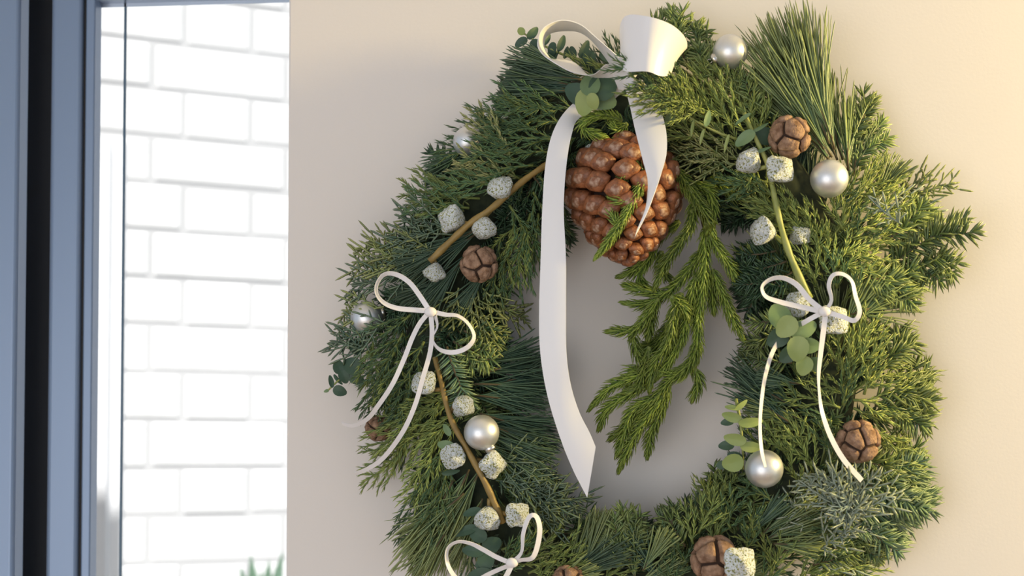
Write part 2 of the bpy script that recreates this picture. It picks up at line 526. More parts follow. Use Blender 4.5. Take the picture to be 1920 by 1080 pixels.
def gen_juniper(mb, st, path, sp, gap=0.0046, L=0.0105, W=0.0016, stubs=0.0036):
    twigs = []
    t, sg = 0.1, 1
    while t < 0.95:
        ln = (min(path.len * 0.42, 0.024) * (1 - t) ** 0.6 + 0.005) * random.uniform(0.6, 1.15)
        twigs.append(side_path(path, t, sg * random.uniform(0.5, 0.95), random.uniform(-0.2, 0.7), ln, 0.15))
        sg = -sg
        t += gap / path.len * random.uniform(0.7, 1.3)
    BB, DD, UU, LL = [], [], [], []
    for q in [path] + twigs:
        n = max(3, int(q.len / stubs))
        tt = np.linspace(0.15, 1, n)
        p, T, N, Sd = q.at(tt)
        s = np.where(np.arange(n) % 2 == 0, 1, -1)
        a = np.radians(arr(n, 28, 58)); a[-1] = 0.05
        rad = norm(Sd * s[:, None] + N * arr(n, -0.5, 0.9)[:, None])
        BB.append(p); DD.append(T * np.cos(a)[:, None] + rad * np.sin(a)[:, None]); UU.append(N + 0.1 * T); LL.append(L * arr(n, 0.5, 1.1) * (1 - 0.4 * tt))
        # the twig itself, scale-leaved: same look as the stubs
        k = max(2, int(q.len / 0.006))
        tk = np.linspace(0, 0.9, k)
        p2, T2, N2, S2 = q.at(tk)
        BB.append(p2); DD.append(T2); UU.append(N2); LL.append(np.full(k, 1.6 * q.len / k))
        st.tube(q.p, np.linspace(0.0006, 0.0003, len(q.p)) * (1.5 if q is path else 1), 4)
    B = np.concatenate(BB); n = len(B)
    needles(mb, B, np.concatenate(DD), np.concatenate(UU), np.concatenate(LL), W * arr(n, 0.8, 1.15), arr(n, -0.1, 0.15), rng.random(n), sp,
            ts=(0.0, 0.75), wp=(0.85, 0.9), flat=0.8)


def gen_rope(mb, st, path, sp, L=0.0082, W=0.00125, dens=3000):
    n = int(path.len * dens)
    t = np.linspace(0, 1, n)
    p, T, N, Sd = path.at(t)
    ph = np.arange(n) * 2.39996 + arr(n, -0.25, 0.25)
    rad = N * np.sin(ph)[:, None] + Sd * np.cos(ph)[:, None]
    a = np.radians(60 - 34 * np.clip((t - 0.8) / 0.2, 0, 1) + arr(n, -7, 7))
    D = T * np.cos(a)[:, None] + rad * np.sin(a)[:, None]
    taper = 1 - 0.45 * np.clip((t - 0.75) / 0.25, 0, 1)
    needles(mb, p + rad * 0.001, D, T, L * arr(n, 0.8, 1.1) * taper, W * arr(n, 0.85, 1.15), arr(n, 0.50, 0.78), rng.random(n), sp,
            ts=(0.0, 0.4, 0.75), wp=(1.1, 1.0, 0.7), flat=0.7)
    st.tube(path.p, np.linspace(0.0019, 0.0010, len(path.p)), 6)


def bez(bx, by, tx, ty, bend, d0, d1, n=9):
    dx, dy = tx - bx, ty - by
    ln = math.hypot(dx, dy) + 1e-6
    mx, my = (bx + tx) / 2 + dy / ln * bend, (by + ty) / 2 - dx / ln * bend
    out = []
    for i in range(n):
        t = i / (n - 1)
        c = ((1 - t) ** 2, 2 * t * (1 - t), t * t)
        out.append(P(c[0] * bx + c[1] * mx + c[2] * tx, c[0] * by + c[1] * my + c[2] * ty, c[0] * d0 + c[1] * (max(d0, d1) + 2) + c[2] * d1))
    return np.array(out)


CX, CY, RX, RY = 1185, 648, 360, 452


def ring(th, u):
    return CX + (RX + u) * math.cos(th), CY - (RY + u) * math.sin(th)


def uof(x, y):
    return (math.hypot((x - CX) / RX, (y - CY) / RY) - 1) * 400


def dome(x, y):
    u = uof(x, y) / 175
    return 20 + 42 * math.sqrt(max(0.0, 1 - u * u))


wreath = thing('wreath', 'evergreen Christmas wreath of mixed fir, pine, cypress and juniper sprigs on the beige wall', 'wreath', P(CX, CY, 30))
wreath.rotation_mode = 'XYZ'
ringpts = np.array([P(*ring(a, 0), 24) for a in np.linspace(0, 2 * math.pi, 73)])
MB().tube(ringpts[:-1].tolist() + [ringpts[0].tolist()], 0.025, 10).obj('wreath_base', M['moss'], wreath)

KINDS = {  # code: (part name, generator, material, stem material, keyword arguments)
    'F': ('fir_sprig', gen_fir, 'fir', 'bark', {}),
    'B': ('fir_sprig', gen_fir, 'fir_blue', 'bark', {}),
    'D': ('fir_sprig', gen_fir, 'fir_dark', 'bark', {}),
    'P': ('pine_sprig', gen_pine, 'pine', 'bark', {}),
    'Q': ('pine_sprig', gen_pine, 'pine_dark', 'bark', {}),
    'C': ('cypress_sprig', gen_plume, 'cypress', 'green_stem', {}),
    'K': ('cypress_sprig', gen_plume, 'cypress_dark', 'green_stem', {}),
    'G': ('cypress_sprig', gen_plume, 'cypress_gold', 'green_stem', dict(L=0.0055, W=0.0013)),
    'J': ('juniper_sprig', gen_juniper, 'juniper', 'green_stem', {}),
    'H': ('juniper_sprig', gen_juniper, 'juniper_dark', 'green_stem', {}),
    'T': ('thuja_sprig', gen_juniper, 'thuja', 'green_stem', dict(L=0.0085, W=0.0017)),
}


def sprig(code, bx, by, tx, ty, bend=0, d0=None, d1=None, **kw):
    name, gen, m, sm, k = KINDS[code]
    d0 = dome(bx, by) + random.uniform(-3, 4) if d0 is None else d0
    d1 = dome(tx, ty) + random.uniform(-2, 8) if d1 is None else d1
    path = Path(bez(bx, by, tx, ty, bend, d0, d1))
    mb, st = MB(), MB()
    gen(mb, st, path, random.random(), **{**k, **kw})
    so = st.obj(name, M[sm], wreath)
    no = mb.obj('needles', M[m], None, kind='stuff')
    no.parent = so
    return so


# ---- under layers, following the ring counter-clockwise
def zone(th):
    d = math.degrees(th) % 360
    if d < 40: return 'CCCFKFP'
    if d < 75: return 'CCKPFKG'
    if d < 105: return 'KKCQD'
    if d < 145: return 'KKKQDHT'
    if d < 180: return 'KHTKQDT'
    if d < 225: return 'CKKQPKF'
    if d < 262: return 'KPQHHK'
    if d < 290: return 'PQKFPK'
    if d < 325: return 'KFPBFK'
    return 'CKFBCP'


SEGS = []
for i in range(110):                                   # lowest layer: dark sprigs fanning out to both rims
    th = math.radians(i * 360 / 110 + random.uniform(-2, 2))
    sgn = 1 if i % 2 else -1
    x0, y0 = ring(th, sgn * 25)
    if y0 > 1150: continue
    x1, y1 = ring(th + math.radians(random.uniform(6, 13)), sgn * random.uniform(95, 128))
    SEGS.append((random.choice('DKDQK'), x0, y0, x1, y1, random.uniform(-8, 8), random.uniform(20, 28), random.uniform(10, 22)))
for i in range(180):                                  # middle layer
    th = math.radians(i * 2 + random.uniform(-3, 3))
    u0 = random.uniform(-60, 60)
    x0, y0 = ring(th, u0)
    if y0 > 1160: continue
    u1 = max(-115, min(118, u0 * 1.5 + random.uniform(-45, 45)))
    x1, y1 = ring(th + math.radians(random.uniform(11, 19)), u1)
    SEGS.append((random.choice(zone(th)), x0, y0, x1, y1, random.uniform(-14, 14), dome(x0, y0) * 0.6, dome(x1, y1) * random.uniform(0.55, 0.8)))
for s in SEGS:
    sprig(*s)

# ---- sprigs read off the photograph one by one
HAND = [
    ('Q', 1095, 138, 948, 118, -8), ('Q', 1085, 160, 942, 150, -6), ('Q', 1070, 130, 985, 98, -6), ('Q', 1080, 170, 940, 178, -4), ('Q', 1050, 150, 955, 128, 4), ('Q', 1095, 150, 990, 130, 5),
    ('K', 1085, 205, 945, 200, -6), ('K', 1060, 230, 905, 232, -8), ('K', 1050, 262, 900, 262, -6), ('K', 1030, 285, 885, 290, -4), ('K', 1040, 210, 925, 180, -6), ('K', 1010, 250, 890, 215, -8), ('C', 1000, 215, 950, 190, 4),
    ('G', 950, 285, 893, 208, 6), ('G', 965, 300, 900, 235, 4), ('G', 975, 335, 868, 292, -5), ('G', 930, 335, 852, 318, 5), ('G', 960, 350, 900, 325, 0),
    ('K', 1000, 310, 870, 330, -6), ('K', 965, 350, 835, 345, -6), ('C', 900, 372, 760, 352, 8), ('K', 880, 390, 765, 375, 4), ('H', 860, 425, 748, 405, 6), ('H', 850, 440, 752, 440, -3), ('T', 825, 470, 692, 458, 6), ('T', 800, 485, 664, 492, -3), ('H', 790, 505, 662, 532, 6), ('H', 800, 450, 720, 470, 3),
    ('Q', 905, 425, 752, 515, -6), ('Q', 890, 440, 760, 540, -4), ('Q', 870, 480, 790, 580, 8), ('Q', 850, 520, 740, 560, 4), ('Q', 915, 500, 850, 590, 4), ('Q', 830, 470, 740, 500, 4),
    ('K', 955, 385, 1000, 470, 6), ('K', 1000, 360, 1052, 440, -6), ('K', 1010, 330, 1064, 400, 4), ('K', 985, 420, 955, 555, 8), ('C', 965, 420, 935, 548, -4), ('K', 1005, 430, 985, 520, 4), ('K', 1010, 400, 1000, 500, 0), ('D', 1000, 330, 1070, 452, 8), ('K', 940, 440, 925, 560, -4), ('C', 995, 400, 970, 530, -8),
    ('T', 890, 535, 868, 612, 4), ('T', 905, 540, 955, 585, -4), ('T', 895, 545, 905, 640, 4), ('T', 930, 565, 985, 598, -6), ('T', 905, 590, 920, 655, 0), ('T', 860, 540, 840, 600, 4), ('T', 880, 580, 935, 625, -4),
    ('D', 890, 610, 945, 640, 4), ('D', 880, 640, 940, 678, 4), ('F', 870, 620, 930, 650, 0), ('F', 850, 640, 915, 690, 6),
    ('K', 770, 590, 690, 640, 8), ('K', 755, 625, 695, 715, 6), ('K', 795, 640, 735, 745, 8), ('K', 740, 660, 692, 762, -6), ('C', 760, 660, 720, 770, 6), ('H', 735, 600, 640, 632, 6), ('T', 720, 575, 648, 582, 4), ('H', 700, 655, 628, 640, -4), ('K', 720, 700, 695, 790, 4), ('C', 700, 640, 688, 720, 4), ('K', 790, 690, 740, 790, 6),
    ('B', 838, 650, 885, 762, -10, 70, 66), ('Q', 905, 700, 1012, 682, 8), ('Q', 890, 720, 1024, 732, 6), ('Q', 885, 685, 1000, 660, 8), ('Q', 930, 720, 1030, 700, 5), ('Q', 900, 775, 1035, 806, -8), ('Q', 895, 805, 1042, 866, -8), ('Q', 905, 830, 1036, 905, -10), ('Q', 900, 790, 1040, 835, -6), ('Q', 880, 740, 1010, 760, 4),
    ('C', 850, 725, 765, 785, 6), ('C', 862, 750, 730, 790, 8), ('C', 845, 775, 680, 905, 10), ('C', 835, 795, 770, 900, 8), ('K', 845, 825, 800, 960, 6), ('C', 820, 850, 762, 940, 6), ('K', 805, 890, 765, 1015, 4), ('C', 780, 780, 735, 870, -5), ('C', 870, 770, 800, 830, 5), ('C', 800, 760, 700, 850, 6), ('K', 840, 870, 810, 990, 4),
    ('P', 880, 880, 772, 1062, 12), ('P', 890, 905, 800, 1075, 10), ('P', 870, 925, 760, 1005, 8), ('P', 905, 935, 845, 1065, 8), ('P', 850, 900, 765, 1040, 8), ('P', 840, 990, 780, 1075, 5), ('P', 900, 880, 830, 1000, 10),
    ('H', 935, 880, 1055, 932, -6), ('H', 955, 905, 1085, 955, -5), ('H', 930, 868, 1012, 842, 4), ('H', 950, 890, 1040, 890, 4), ('H', 960, 940, 1060, 985, -6), ('H', 930, 900, 1000, 920, 5), ('H', 1000, 950, 1100, 940, 6),
    ('C', 960, 1060, 1050, 1000, -4), ('C', 990, 1075, 1092, 1015, -6), ('G', 975, 1050, 1035, 1020, 4), ('K', 930, 1070, 990, 1010, -4), ('K', 940, 1030, 1000, 1015, 0), ('C', 1040, 1075, 1090, 1040, 3),
    ('P', 1085, 1085, 1152, 958, 6), ('P', 1105, 1090, 1188, 968, 8), ('P', 1060, 1090, 1128, 955, 4), ('P', 1190, 1090, 1196, 985, 6), ('Q', 1235, 1085, 1165, 1000, -6), ('F', 1150, 1065, 1185, 958, 4), ('P', 1205, 1070, 1262, 992, 6), ('Q', 1040, 1095, 1180, 1040, 16), ('Q', 1050, 1080, 1190, 1030, 18), ('P', 1120, 1060, 1160, 985, -4), ('F', 1180, 1050, 1210, 985, 4), ('P', 1230, 1070, 1280, 1010, 6),
    ('C', 1335, 1030, 1318, 905, -6), ('C', 1300, 1020, 1285, 948, 4), ('K', 1350, 1005, 1385, 925, 4), ('F', 1285, 1025, 1248, 958, 4), ('K', 1290, 1060, 1240, 1010, 4), ('C', 1340, 1000, 1360, 900, 4), ('K', 1260, 1050, 1230, 990, 3), ('K', 1400, 1030, 1420, 960, 6), ('C', 1310, 1000, 1345, 935, 4), ('K', 1370, 990, 1340, 940, 0),
    ('P', 1425, 1005, 1545, 930, 14), ('P', 1430, 1015, 1550, 985, 16), ('P', 1450, 1020, 1535, 1045, 16), ('Q', 1410, 1000, 1480, 930, 8), ('P', 1440, 1010, 1540, 960, 18), ('P', 1460, 1040, 1560, 1010, 14),
    ('J', 1650, 965, 1500, 892, 6), ('J', 1655, 950, 1560, 880, 4), ('J', 1590, 955, 1682, 902, 6), ('J', 1610, 960, 1692, 955, 4), ('J', 1545, 1015, 1612, 972, 6), ('J', 1535, 1065, 1605, 1042, 4), ('J', 1600, 930, 1640, 880, 4), ('J', 1570, 900, 1520, 960, 4), ('J', 1560, 950, 1650, 925, 6), ('J', 1530, 930, 1600, 905, -4), ('J', 1540, 980, 1470, 940, 5), ('J', 1580, 990, 1650, 980, 4), ('T', 1540, 1075, 1590, 1070, 4),
    ('B', 1610, 945, 1748, 925, 6), ('B', 1580, 985, 1692, 1000, 5), ('F', 1540, 1025, 1642, 1038, 4), ('F', 1635, 880, 1722, 862, 5), ('F', 1600, 865, 1712, 885, 5), ('B', 1600, 915, 1730, 905, 4), ('B', 1600, 960, 1715, 965, -4), ('F', 1560, 1000, 1660, 1020, 4),
    ('C', 1640, 835, 1702, 818, 4), ('C', 1600, 750, 1690, 765, 6), ('C', 1600, 765, 1690, 800, -4), ('F', 1640, 745, 1746, 722, 4), ('F', 1650, 690, 1700, 632, 4), ('F', 1640, 760, 1735, 762, -3), ('C', 1590, 725, 1652, 590, 8), ('C', 1600, 735, 1700, 665, 6), ('C', 1582, 705, 1570, 620, 4), ('C', 1590, 740, 1522, 708, 4), ('C', 1575, 765, 1480, 735, -4), ('C', 1610, 720, 1690, 700, 5), ('C', 1590, 700, 1620, 600, 5), ('C', 1620, 740, 1640, 640, -4), ('K', 1560, 790, 1500, 770, 4), ('C', 1620, 800, 1690, 840, -4), ('C', 1605, 880, 1680, 890, 4),
    ('P', 1590, 612, 1662, 500, 8), ('P', 1600, 605, 1690, 535, 8), ('P', 1580, 620, 1640, 520, 6), ('P', 1595, 590, 1700, 560, 4),
    ('F', 1655, 505, 1808, 408, 4, 40, 44), ('F', 1690, 490, 1796, 492, -8, 36, 40), ('F', 1625, 545, 1712, 552, 5), ('F', 1620, 520, 1720, 540, 4), ('F', 1650, 455, 1750, 410, 5),
    ('C', 1560, 445, 1682, 308, 8), ('C', 1600, 435, 1722, 398, 6), ('C', 1570, 482, 1702, 458, 6), ('C', 1580, 405, 1622, 298, 6), ('C', 1590, 400, 1660, 340, 5), ('C', 1600, 450, 1700, 430, 4), ('C', 1630, 420, 1700, 350, 6), ('C', 1580, 470, 1640, 470, 4), ('C', 1570, 500, 1660, 500, 5), ('C', 1590, 370, 1670, 310, -4),
    ('C', 1560, 450, 1412, 372, -6), ('C', 1545, 435, 1425, 395, 4), ('C', 1525, 455, 1462, 382, 4), ('C', 1550, 485, 1500, 400, -4), ('C', 1545, 505, 1530, 445, 4), ('C', 1580, 430, 1560, 370, 4), ('C', 1560, 520, 1600, 440, 4), ('C', 1530, 530, 1500, 470, -3), ('K', 1570, 540, 1560, 480, 4), ('C', 1600, 540, 1620, 470, 4), ('K', 1640, 560, 1690, 520, 4),
    ('J', 1665, 395, 1752, 405, 5), ('T', 1690, 375, 1786, 345, 4), ('T', 1680, 370, 1735, 330, -4), ('J', 1640, 390, 1720, 385, 4), ('P', 1635, 375, 1702, 312, 6),
    ('D', 1475, 490, 1382, 512, 6), ('D', 1485, 510, 1388, 562, 8), ('D', 1455, 470, 1398, 478, 4), ('D', 1480, 530, 1420, 545, 4), ('D', 1460, 500, 1392, 538, 5),
    ('F', 1465, 625, 1398, 640, 5), ('F', 1485, 680, 1390, 668, 4), ('Q', 1495, 765, 1378, 692, 8), ('Q', 1485, 795, 1388, 718, 8), ('P', 1505, 785, 1395, 755, 6), ('Q', 1480, 740, 1390, 705, 5), ('F', 1460, 600, 1410, 605, 3), ('Q', 1500, 720, 1420, 700, 4),
    ('K', 1505, 765, 1440, 720, 4), ('C', 1545, 825, 1450, 788, 4), ('C', 1525, 885, 1492, 800, 4), ('C', 1480, 860, 1440, 800, 4), ('C', 1520, 860, 1470, 830, -3), ('K', 1560, 860, 1540, 790, 4), ('C', 1500, 910, 1480, 860, 4), ('K', 1450, 940, 1400, 900, 4),
    ('P', 1545, 280, 1408, 62, 10, 60, 50), ('P', 1550, 275, 1440, 25, 10, 62, 52), ('P', 1555, 270, 1468, 12, 8, 64, 52), ('P', 1565, 280, 1500, 22, 6, 60, 50), ('P', 1580, 300, 1540, 132, 5), ('P', 1590, 320, 1592, 180, 4), ('P', 1560, 295, 1450, 90, 8, 66, 58), ('P', 1560, 260, 1490, 60, 6, 66, 56), ('P', 1570, 300, 1520, 150, 6), ('P', 1555, 300, 1420, 120, 10), ('P', 1600, 330, 1620, 230, 4),
    ('F', 1590, 275, 1640, 186, 6), ('F', 1605, 315, 1655, 225, 6), ('F', 1600, 250, 1630, 200, 3),
    ('F', 1290, 130, 1260, 18, 4, 30, 34), ('F', 1300, 130, 1312, 45, 4, 30, 34), ('F', 1280, 110, 1238, 28, 4, 26, 30), ('F', 1310, 150, 1335, 90, 4),
    ('C', 1405, 245, 1372, 118, 6), ('C', 1375, 240, 1315, 128, 4), ('C', 1345, 240, 1268, 148, 6), ('C', 1400, 250, 1290, 178, -5), ('C', 1325, 215, 1182, 165, -10, 76, 112), ('C', 1310, 200, 1192, 196, -8, 76, 108), ('K', 1290, 168, 1150, 125, -6, 72, 118), ('C', 1330, 260, 1248, 222, 4), ('C', 1420, 260, 1400, 150, 4), ('C', 1380, 220, 1340, 120, 4), ('C', 1350, 210, 1300, 150, 4), ('C', 1390, 280, 1330, 225, 4), ('C', 1440, 270, 1420, 190, -4), ('C', 1300, 215, 1215, 182, -6, 76, 108), ('K', 1280, 190, 1200, 160, -8, 76, 114), ('G', 1270, 200, 1195, 178, -6, 80, 112),
    ('T', 1400, 292, 1258, 285, 6), ('T', 1405, 312, 1272, 300, -5), ('G', 1390, 300, 1290, 270, 4), ('C', 1425, 300, 1385, 345, 4), ('C', 1360, 280, 1330, 320, 4), ('K', 1445, 365, 1330, 338, -4), ('K', 1440, 340, 1360, 345, 4), ('F', 1420, 210, 1395, 145, 3), ('C', 1300, 260, 1250, 255, 3),
]
HAND += [('K', 1600, 1000, 1535, 960, 4), ('K', 1590, 960, 1540, 985, 4), ('D', 1560, 1010, 1600, 950, 4), ('K', 1640, 1000, 1580, 980, 4),
         ('K', 1590, 440, 1620, 370, 4), ('K', 1600, 470, 1650, 400, 4), ('K', 1560, 400, 1600, 340, 4), ('K', 1580, 760, 1600, 690, 4), ('K', 1600, 560, 1600, 480, 3),
         ('C', 1480, 1100, 1560, 1040, 4), ('C', 1500, 1080, 1620, 1030, 4), ('K', 1540, 1100, 1620, 1050, 4), ('F', 1520, 1060, 1660, 1030, 4), ('C', 1440, 1090, 1480, 1010, 4),
         ('K', 1420, 1100, 1460, 1040, 4), ('C', 1560, 1090, 1650, 1060, 4), ('K', 1240, 1100, 1290, 1050, 4), ('C', 1120, 1100, 1180, 1050, 4), ('P', 1180, 1110, 1290, 1050, 8), ('C', 1000, 1100, 1040, 1050, 4),
         ('K', 1270, 1110, 1250, 1060, 4), ('P', 1000, 1110, 1130, 1070, 8), ('C', 1460, 1060, 1400, 990, 4), ('K', 1500, 1050, 1580, 1010, 4), ('T', 1480, 1110, 1560, 1070, 4),
         ('J', 1620, 975, 1505, 905, 6, 66, 84), ('J', 1640, 960, 1540, 885, 4, 66, 84), ('J', 1600, 985, 1560, 890, 4, 68, 86), ('J', 1590, 960, 1640, 890, 4, 66, 80), ('J', 1600, 970, 1680, 925, 4, 64, 76), ('J', 1560, 1000, 1620, 950, 4, 66, 82), ('J', 1620, 930, 1560, 960, 4, 70, 84), ('J', 1540, 1030, 1600, 990, 4, 62, 78), ('J', 1690, 420, 1640, 380, 4, 60, 66)]
for h in HAND:
    sprig(*h, **(dict(L=0.0165, W=0.0019) if h[0] in 'FB' and h[3] > 1690 else {}))

# ------------------------------------------------------------------ hanging plume branch
hang = thing('plume_branch', 'drooping rope-like green evergreen branch hanging in the wreath opening right of the pine cone', 'branch', P(1290, 310, 60))
ROPES = [  # px, py, depth; thick ropes of curved needles
    [(1262, 312, 62), (1285, 350, 66), (1318, 390, 68), (1338, 440, 66)],
    [(1270, 318, 66), (1300, 365, 74), (1325, 405, 74), (1330, 425, 70)],
    [(1300, 345, 60), (1330, 360, 66), (1335, 400, 70), (1328, 432, 66)],
    [(1300, 380, 68), (1295, 420, 72), (1275, 455, 72), (1250, 490, 68), (1228, 540, 64)],
    [(1250, 330, 55), (1245, 350, 58), (1258, 372, 56)],
    [(1328, 335, 46), (1352, 345, 50), (1375, 365, 46), (1400, 365, 40)],
    [(1275, 415, 48), (1240, 440, 46), (1215, 475, 44), (1185, 508, 42), (1162, 518, 40)],
    [(1232, 455, 48), (1212, 490, 46), (1198, 515, 46), (1215, 545, 48)],
    [(1240, 470, 46), (1238, 500, 45), (1252, 522, 44)],
    [(1322, 425, 60), (1322, 480, 60), (1318, 540, 58), (1308, 600, 56), (1308, 660, 54), (1300, 690, 52)],
    [(1330, 440, 62), (1352, 475, 60), (1372, 505, 58), (1382, 528, 54)],
    [(1335, 505, 55), (1352, 545, 54), (1370, 590, 52), (1392, 632, 50)],
    [(1330, 510, 52), (1335, 550, 50), (1338, 582, 48)],
    [(1318, 470, 52), (1285, 515, 56), (1255, 545, 56), (1215, 570, 54), (1170, 568, 52)],
    [(1245, 552, 56), (1210, 545, 56), (1174, 536, 54)],
    [(1310, 510, 54), (1295, 560, 52), (1270, 620, 48), (1255, 660, 46)],
    [(1305, 520, 58), (1290, 580, 60), (1280, 630, 60), (1252, 680, 60), (1225, 715, 58)],
    [(1235, 560, 62), (1215, 590, 64), (1190, 618, 64), (1142, 622, 60)],
    [(1185, 622, 60), (1192, 655, 60), (1205, 682, 58)],
    [(1225, 565, 58), (1222, 600, 60), (1215, 632, 58)],
    [(1278, 550, 64), (1262, 590, 68), (1255, 640, 66), (1225, 685, 64), (1218, 730, 60)],
    [(1258, 555, 66), (1278, 572, 68), (1288, 590, 64)],
    [(1308, 640, 56), (1295, 680, 58), (1262, 705, 58), (1235, 740, 56), (1210, 760, 54), (1185, 772, 52)],
    [(1295, 685, 54), (1270, 705, 58), (1240, 695, 58), (1200, 705, 56), (1150, 722, 54), (1108, 765, 50)],
    [(1225, 712, 54), (1185, 735, 54), (1140, 765, 52), (1124, 802, 48)],
    [(1225, 745, 55), (1185, 770, 54), (1172, 810, 50), (1157, 852, 46)],
    [(1215, 755, 52), (1195, 785, 50), (1146, 822, 46)],
    [(1245, 740, 56), (1220, 775, 54), (1195, 810, 52), (1175, 850, 48), (1162, 880, 44)],
    [(1255, 725, 54), (1240, 765, 52), (1222, 810, 48), (1214, 854, 44)],
    [(1302, 690, 50), (1310, 715, 48), (1300, 746, 44)],
    [(1270, 590, 44), (1230, 640, 40), (1200, 650, 38)],
    [(1260, 620, 42), (1225, 655, 40), (1205, 660, 38)],
    [(1200, 690, 50), (1180, 700, 50), (1178, 740, 46)],
    [(1218, 650, 60), (1200, 720, 58), (1175, 735, 56)],
]
hs = MB()
for r in ROPES:
    path = Path(catmull(pix(r), 14))
    mb, st = MB(), MB()
    gen_rope(mb, st, path, random.random())
    so = st.obj('branchlet', M['green_stem'], hang)
    no = mb.obj('needles', M['rope'], None, kind='stuff'); no.parent = so
hs.tube(catmull(pix([(1255, 300, 50), (1290, 350, 56), (1322, 420, 58), (1322, 500, 56), (1300, 600, 52)]), 16), np.linspace(0.003, 0.0018, 16), 8).obj('main_stem', M['bark'], hang)

cs = thing('plume_sprig', 'thin rope-like green evergreen sprig lying across the large pine cone', 'sprig', P(1210, 320, 88))
for r in ([(1215, 318, 92), (1195, 360, 96), (1172, 405, 98), (1150, 440, 98), (1118, 482, 94)], [(1185, 375, 95), (1160, 378, 96), (1145, 372, 92)],
          [(1205, 330, 90), (1195, 310, 88), (1170, 330, 94), (1165, 352, 92)], [(1160, 425, 97), (1150, 405, 96), (1142, 395, 92)]):
    path = Path(catmull(pix(r), 12)); mb, st = MB(), MB()
    gen_rope(mb, st, path, random.random(), L=0.0068)
    so = st.obj('branchlet', M['green_stem'], cs)
    no = mb.obj('needles', M['rope'], None, kind='stuff'); no.parent = so
cu = thing('plume_sprig', 'short curled bright green evergreen tip beneath the eucalyptus rosette', 'sprig', P(1150, 225, 80))
for r in ([(1165, 228, 74), (1140, 215, 80), (1108, 220, 84), (1092, 238, 82), (1112, 250, 84), (1133, 255, 82)], [(1175, 232, 70), (1160, 245, 74), (1150, 232, 76)]):
    path = Path(catmull(pix(r), 14)); mb, st = MB(), MB()
    gen_rope(mb, st, path, 0.9, L=0.0068)
    so = st.obj('branchlet', M['green_stem'], cu)
    no = mb.obj('needles', M['rope'], None, kind='stuff'); no.parent = so


# ------------------------------------------------------------------ big pine cone
def basis(z, x=(1, 0.02, 0.03)):
    z = norm(np.array(z, float)); x = np.array(x, float)
    x = norm(x - z * (x @ z)); y = np.cross(z, x)
    return np.stack([x, y, z], 1)


def rings_mesh(profile, seg, rfun=None):
    g = []
    for r, z in profile:
        a = np.linspace(0, 2 * math.pi, seg, endpoint=False)
        rr = r * (rfun(a, r, z) if rfun else 1)
        g.append(np.stack([rr * np.cos(a), rr * np.sin(a), np.full(seg, z)], 1))
    return np.array(g)


pc_c = P(1172, 378, 62)
pine_cone = thing('pine_cone', 'large reddish-brown pine cone hanging under the white satin bow', 'pine cone', P(1150, 285, 50))
ax = norm(P(1172, 488, 80) - P(1160, 290, 48))             # towards its tip, which leans out into the room
HL, HW = 0.0470, 0.0345
Rb = basis(ax)


def dome_rhomb(a, r, z):
    return 1 + 0.08 * np.cos(2 * a) + 0.09 * np.cos(4 * a) * (r > 0.5)


scm = MB().grid(rings_mesh([(0.70, -1.3), (1.02, -0.35), (1.05, 0.0), (0.93, 0.26), (0.62, 0.44), (0.30, 0.52)], 12, dome_rhomb), True, True).mesh('cone_scale')
scm.materials.append(M['pinecone'])
umm = MB().grid(rings_mesh([(0.62, 0.40), (0.42, 0.54), (0.16, 0.60)], 10, dome_rhomb), True, True).mesh('umbo')
umm.materials.append(M['umbo'])
core = MB().grid(np.array([[Rb @ np.array([HW * 0.8 * math.sin(f) * math.cos(a), HW * 0.8 * math.sin(f) * math.sin(a), HL * 0.86 * math.cos(f)]) + pc_c
                            for a in np.linspace(0, 2 * math.pi, 20, endpoint=False)] for f in np.linspace(0.05, math.pi - 0.05, 12)]), True, True)
core.obj('cone_core', M['cone_core'], pine_cone)
NS = 92
for i in range(NS):
    v = (i + 0.6) / NS                                     # 0 at the tip
    f = math.acos(1 - 2 * v * 0.93)
    a = i * 2.39996 + random.uniform(-0.06, 0.06)
    f += random.uniform(-0.03, 0.03)
    prof = math.sin(f) ** 0.85
    wid = HW * prof * (0.60 + 0.54 * min(v / 0.62, 1.0))
    loc = np.array([wid * math.cos(a), wid * math.sin(a), HL * math.cos(f)])
    nrm_l = norm(np.array([math.cos(a) * math.sin(f) / HW, math.sin(a) * math.sin(f) / HW, math.cos(f) / HL]) )
    nrm_l = norm(nrm_l + np.array([0, 0, 0.55 * math.sin(f)]) + rng.normal(0, 0.09, 3))
    if (Rb @ nrm_l)[1] > 0.55:
        continue                                            # the back of the cone, against the wall
    size = 0.0036 + 0.0044 * min(1, wid / HW)
    zax = Rb @ nrm_l
    R3 = basis(zax, Rb @ np.array([-math.sin(a), math.cos(a), 0]))
    Mx = Matrix([[*(R3[r] * np.array([size * random.uniform(0.98, 1.14), size * 0.95, size * random.uniform(0.9, 1.2)])), (pc_c + Rb @ loc)[r]] for r in range(3)] + [[0, 0, 0, 1]])
    o = link('cone_scale', scm, None, pine_cone)
    o.matrix_world = Mx
    q = link('umbo', umm, None, None); q.parent = o


# ------------------------------------------------------------------ cracked cypress cones
def clip_poly(poly, nv):
    out = []
    for i in range(len(poly)):
        p, q = poly[i], poly[(i + 1) % len(poly)]
        a, b = p @ nv, q @ nv
        if a >= 0: out.append(p)
        if a * b < 0: out.append(p + (q - p) * (a / (a - b)))
    return out


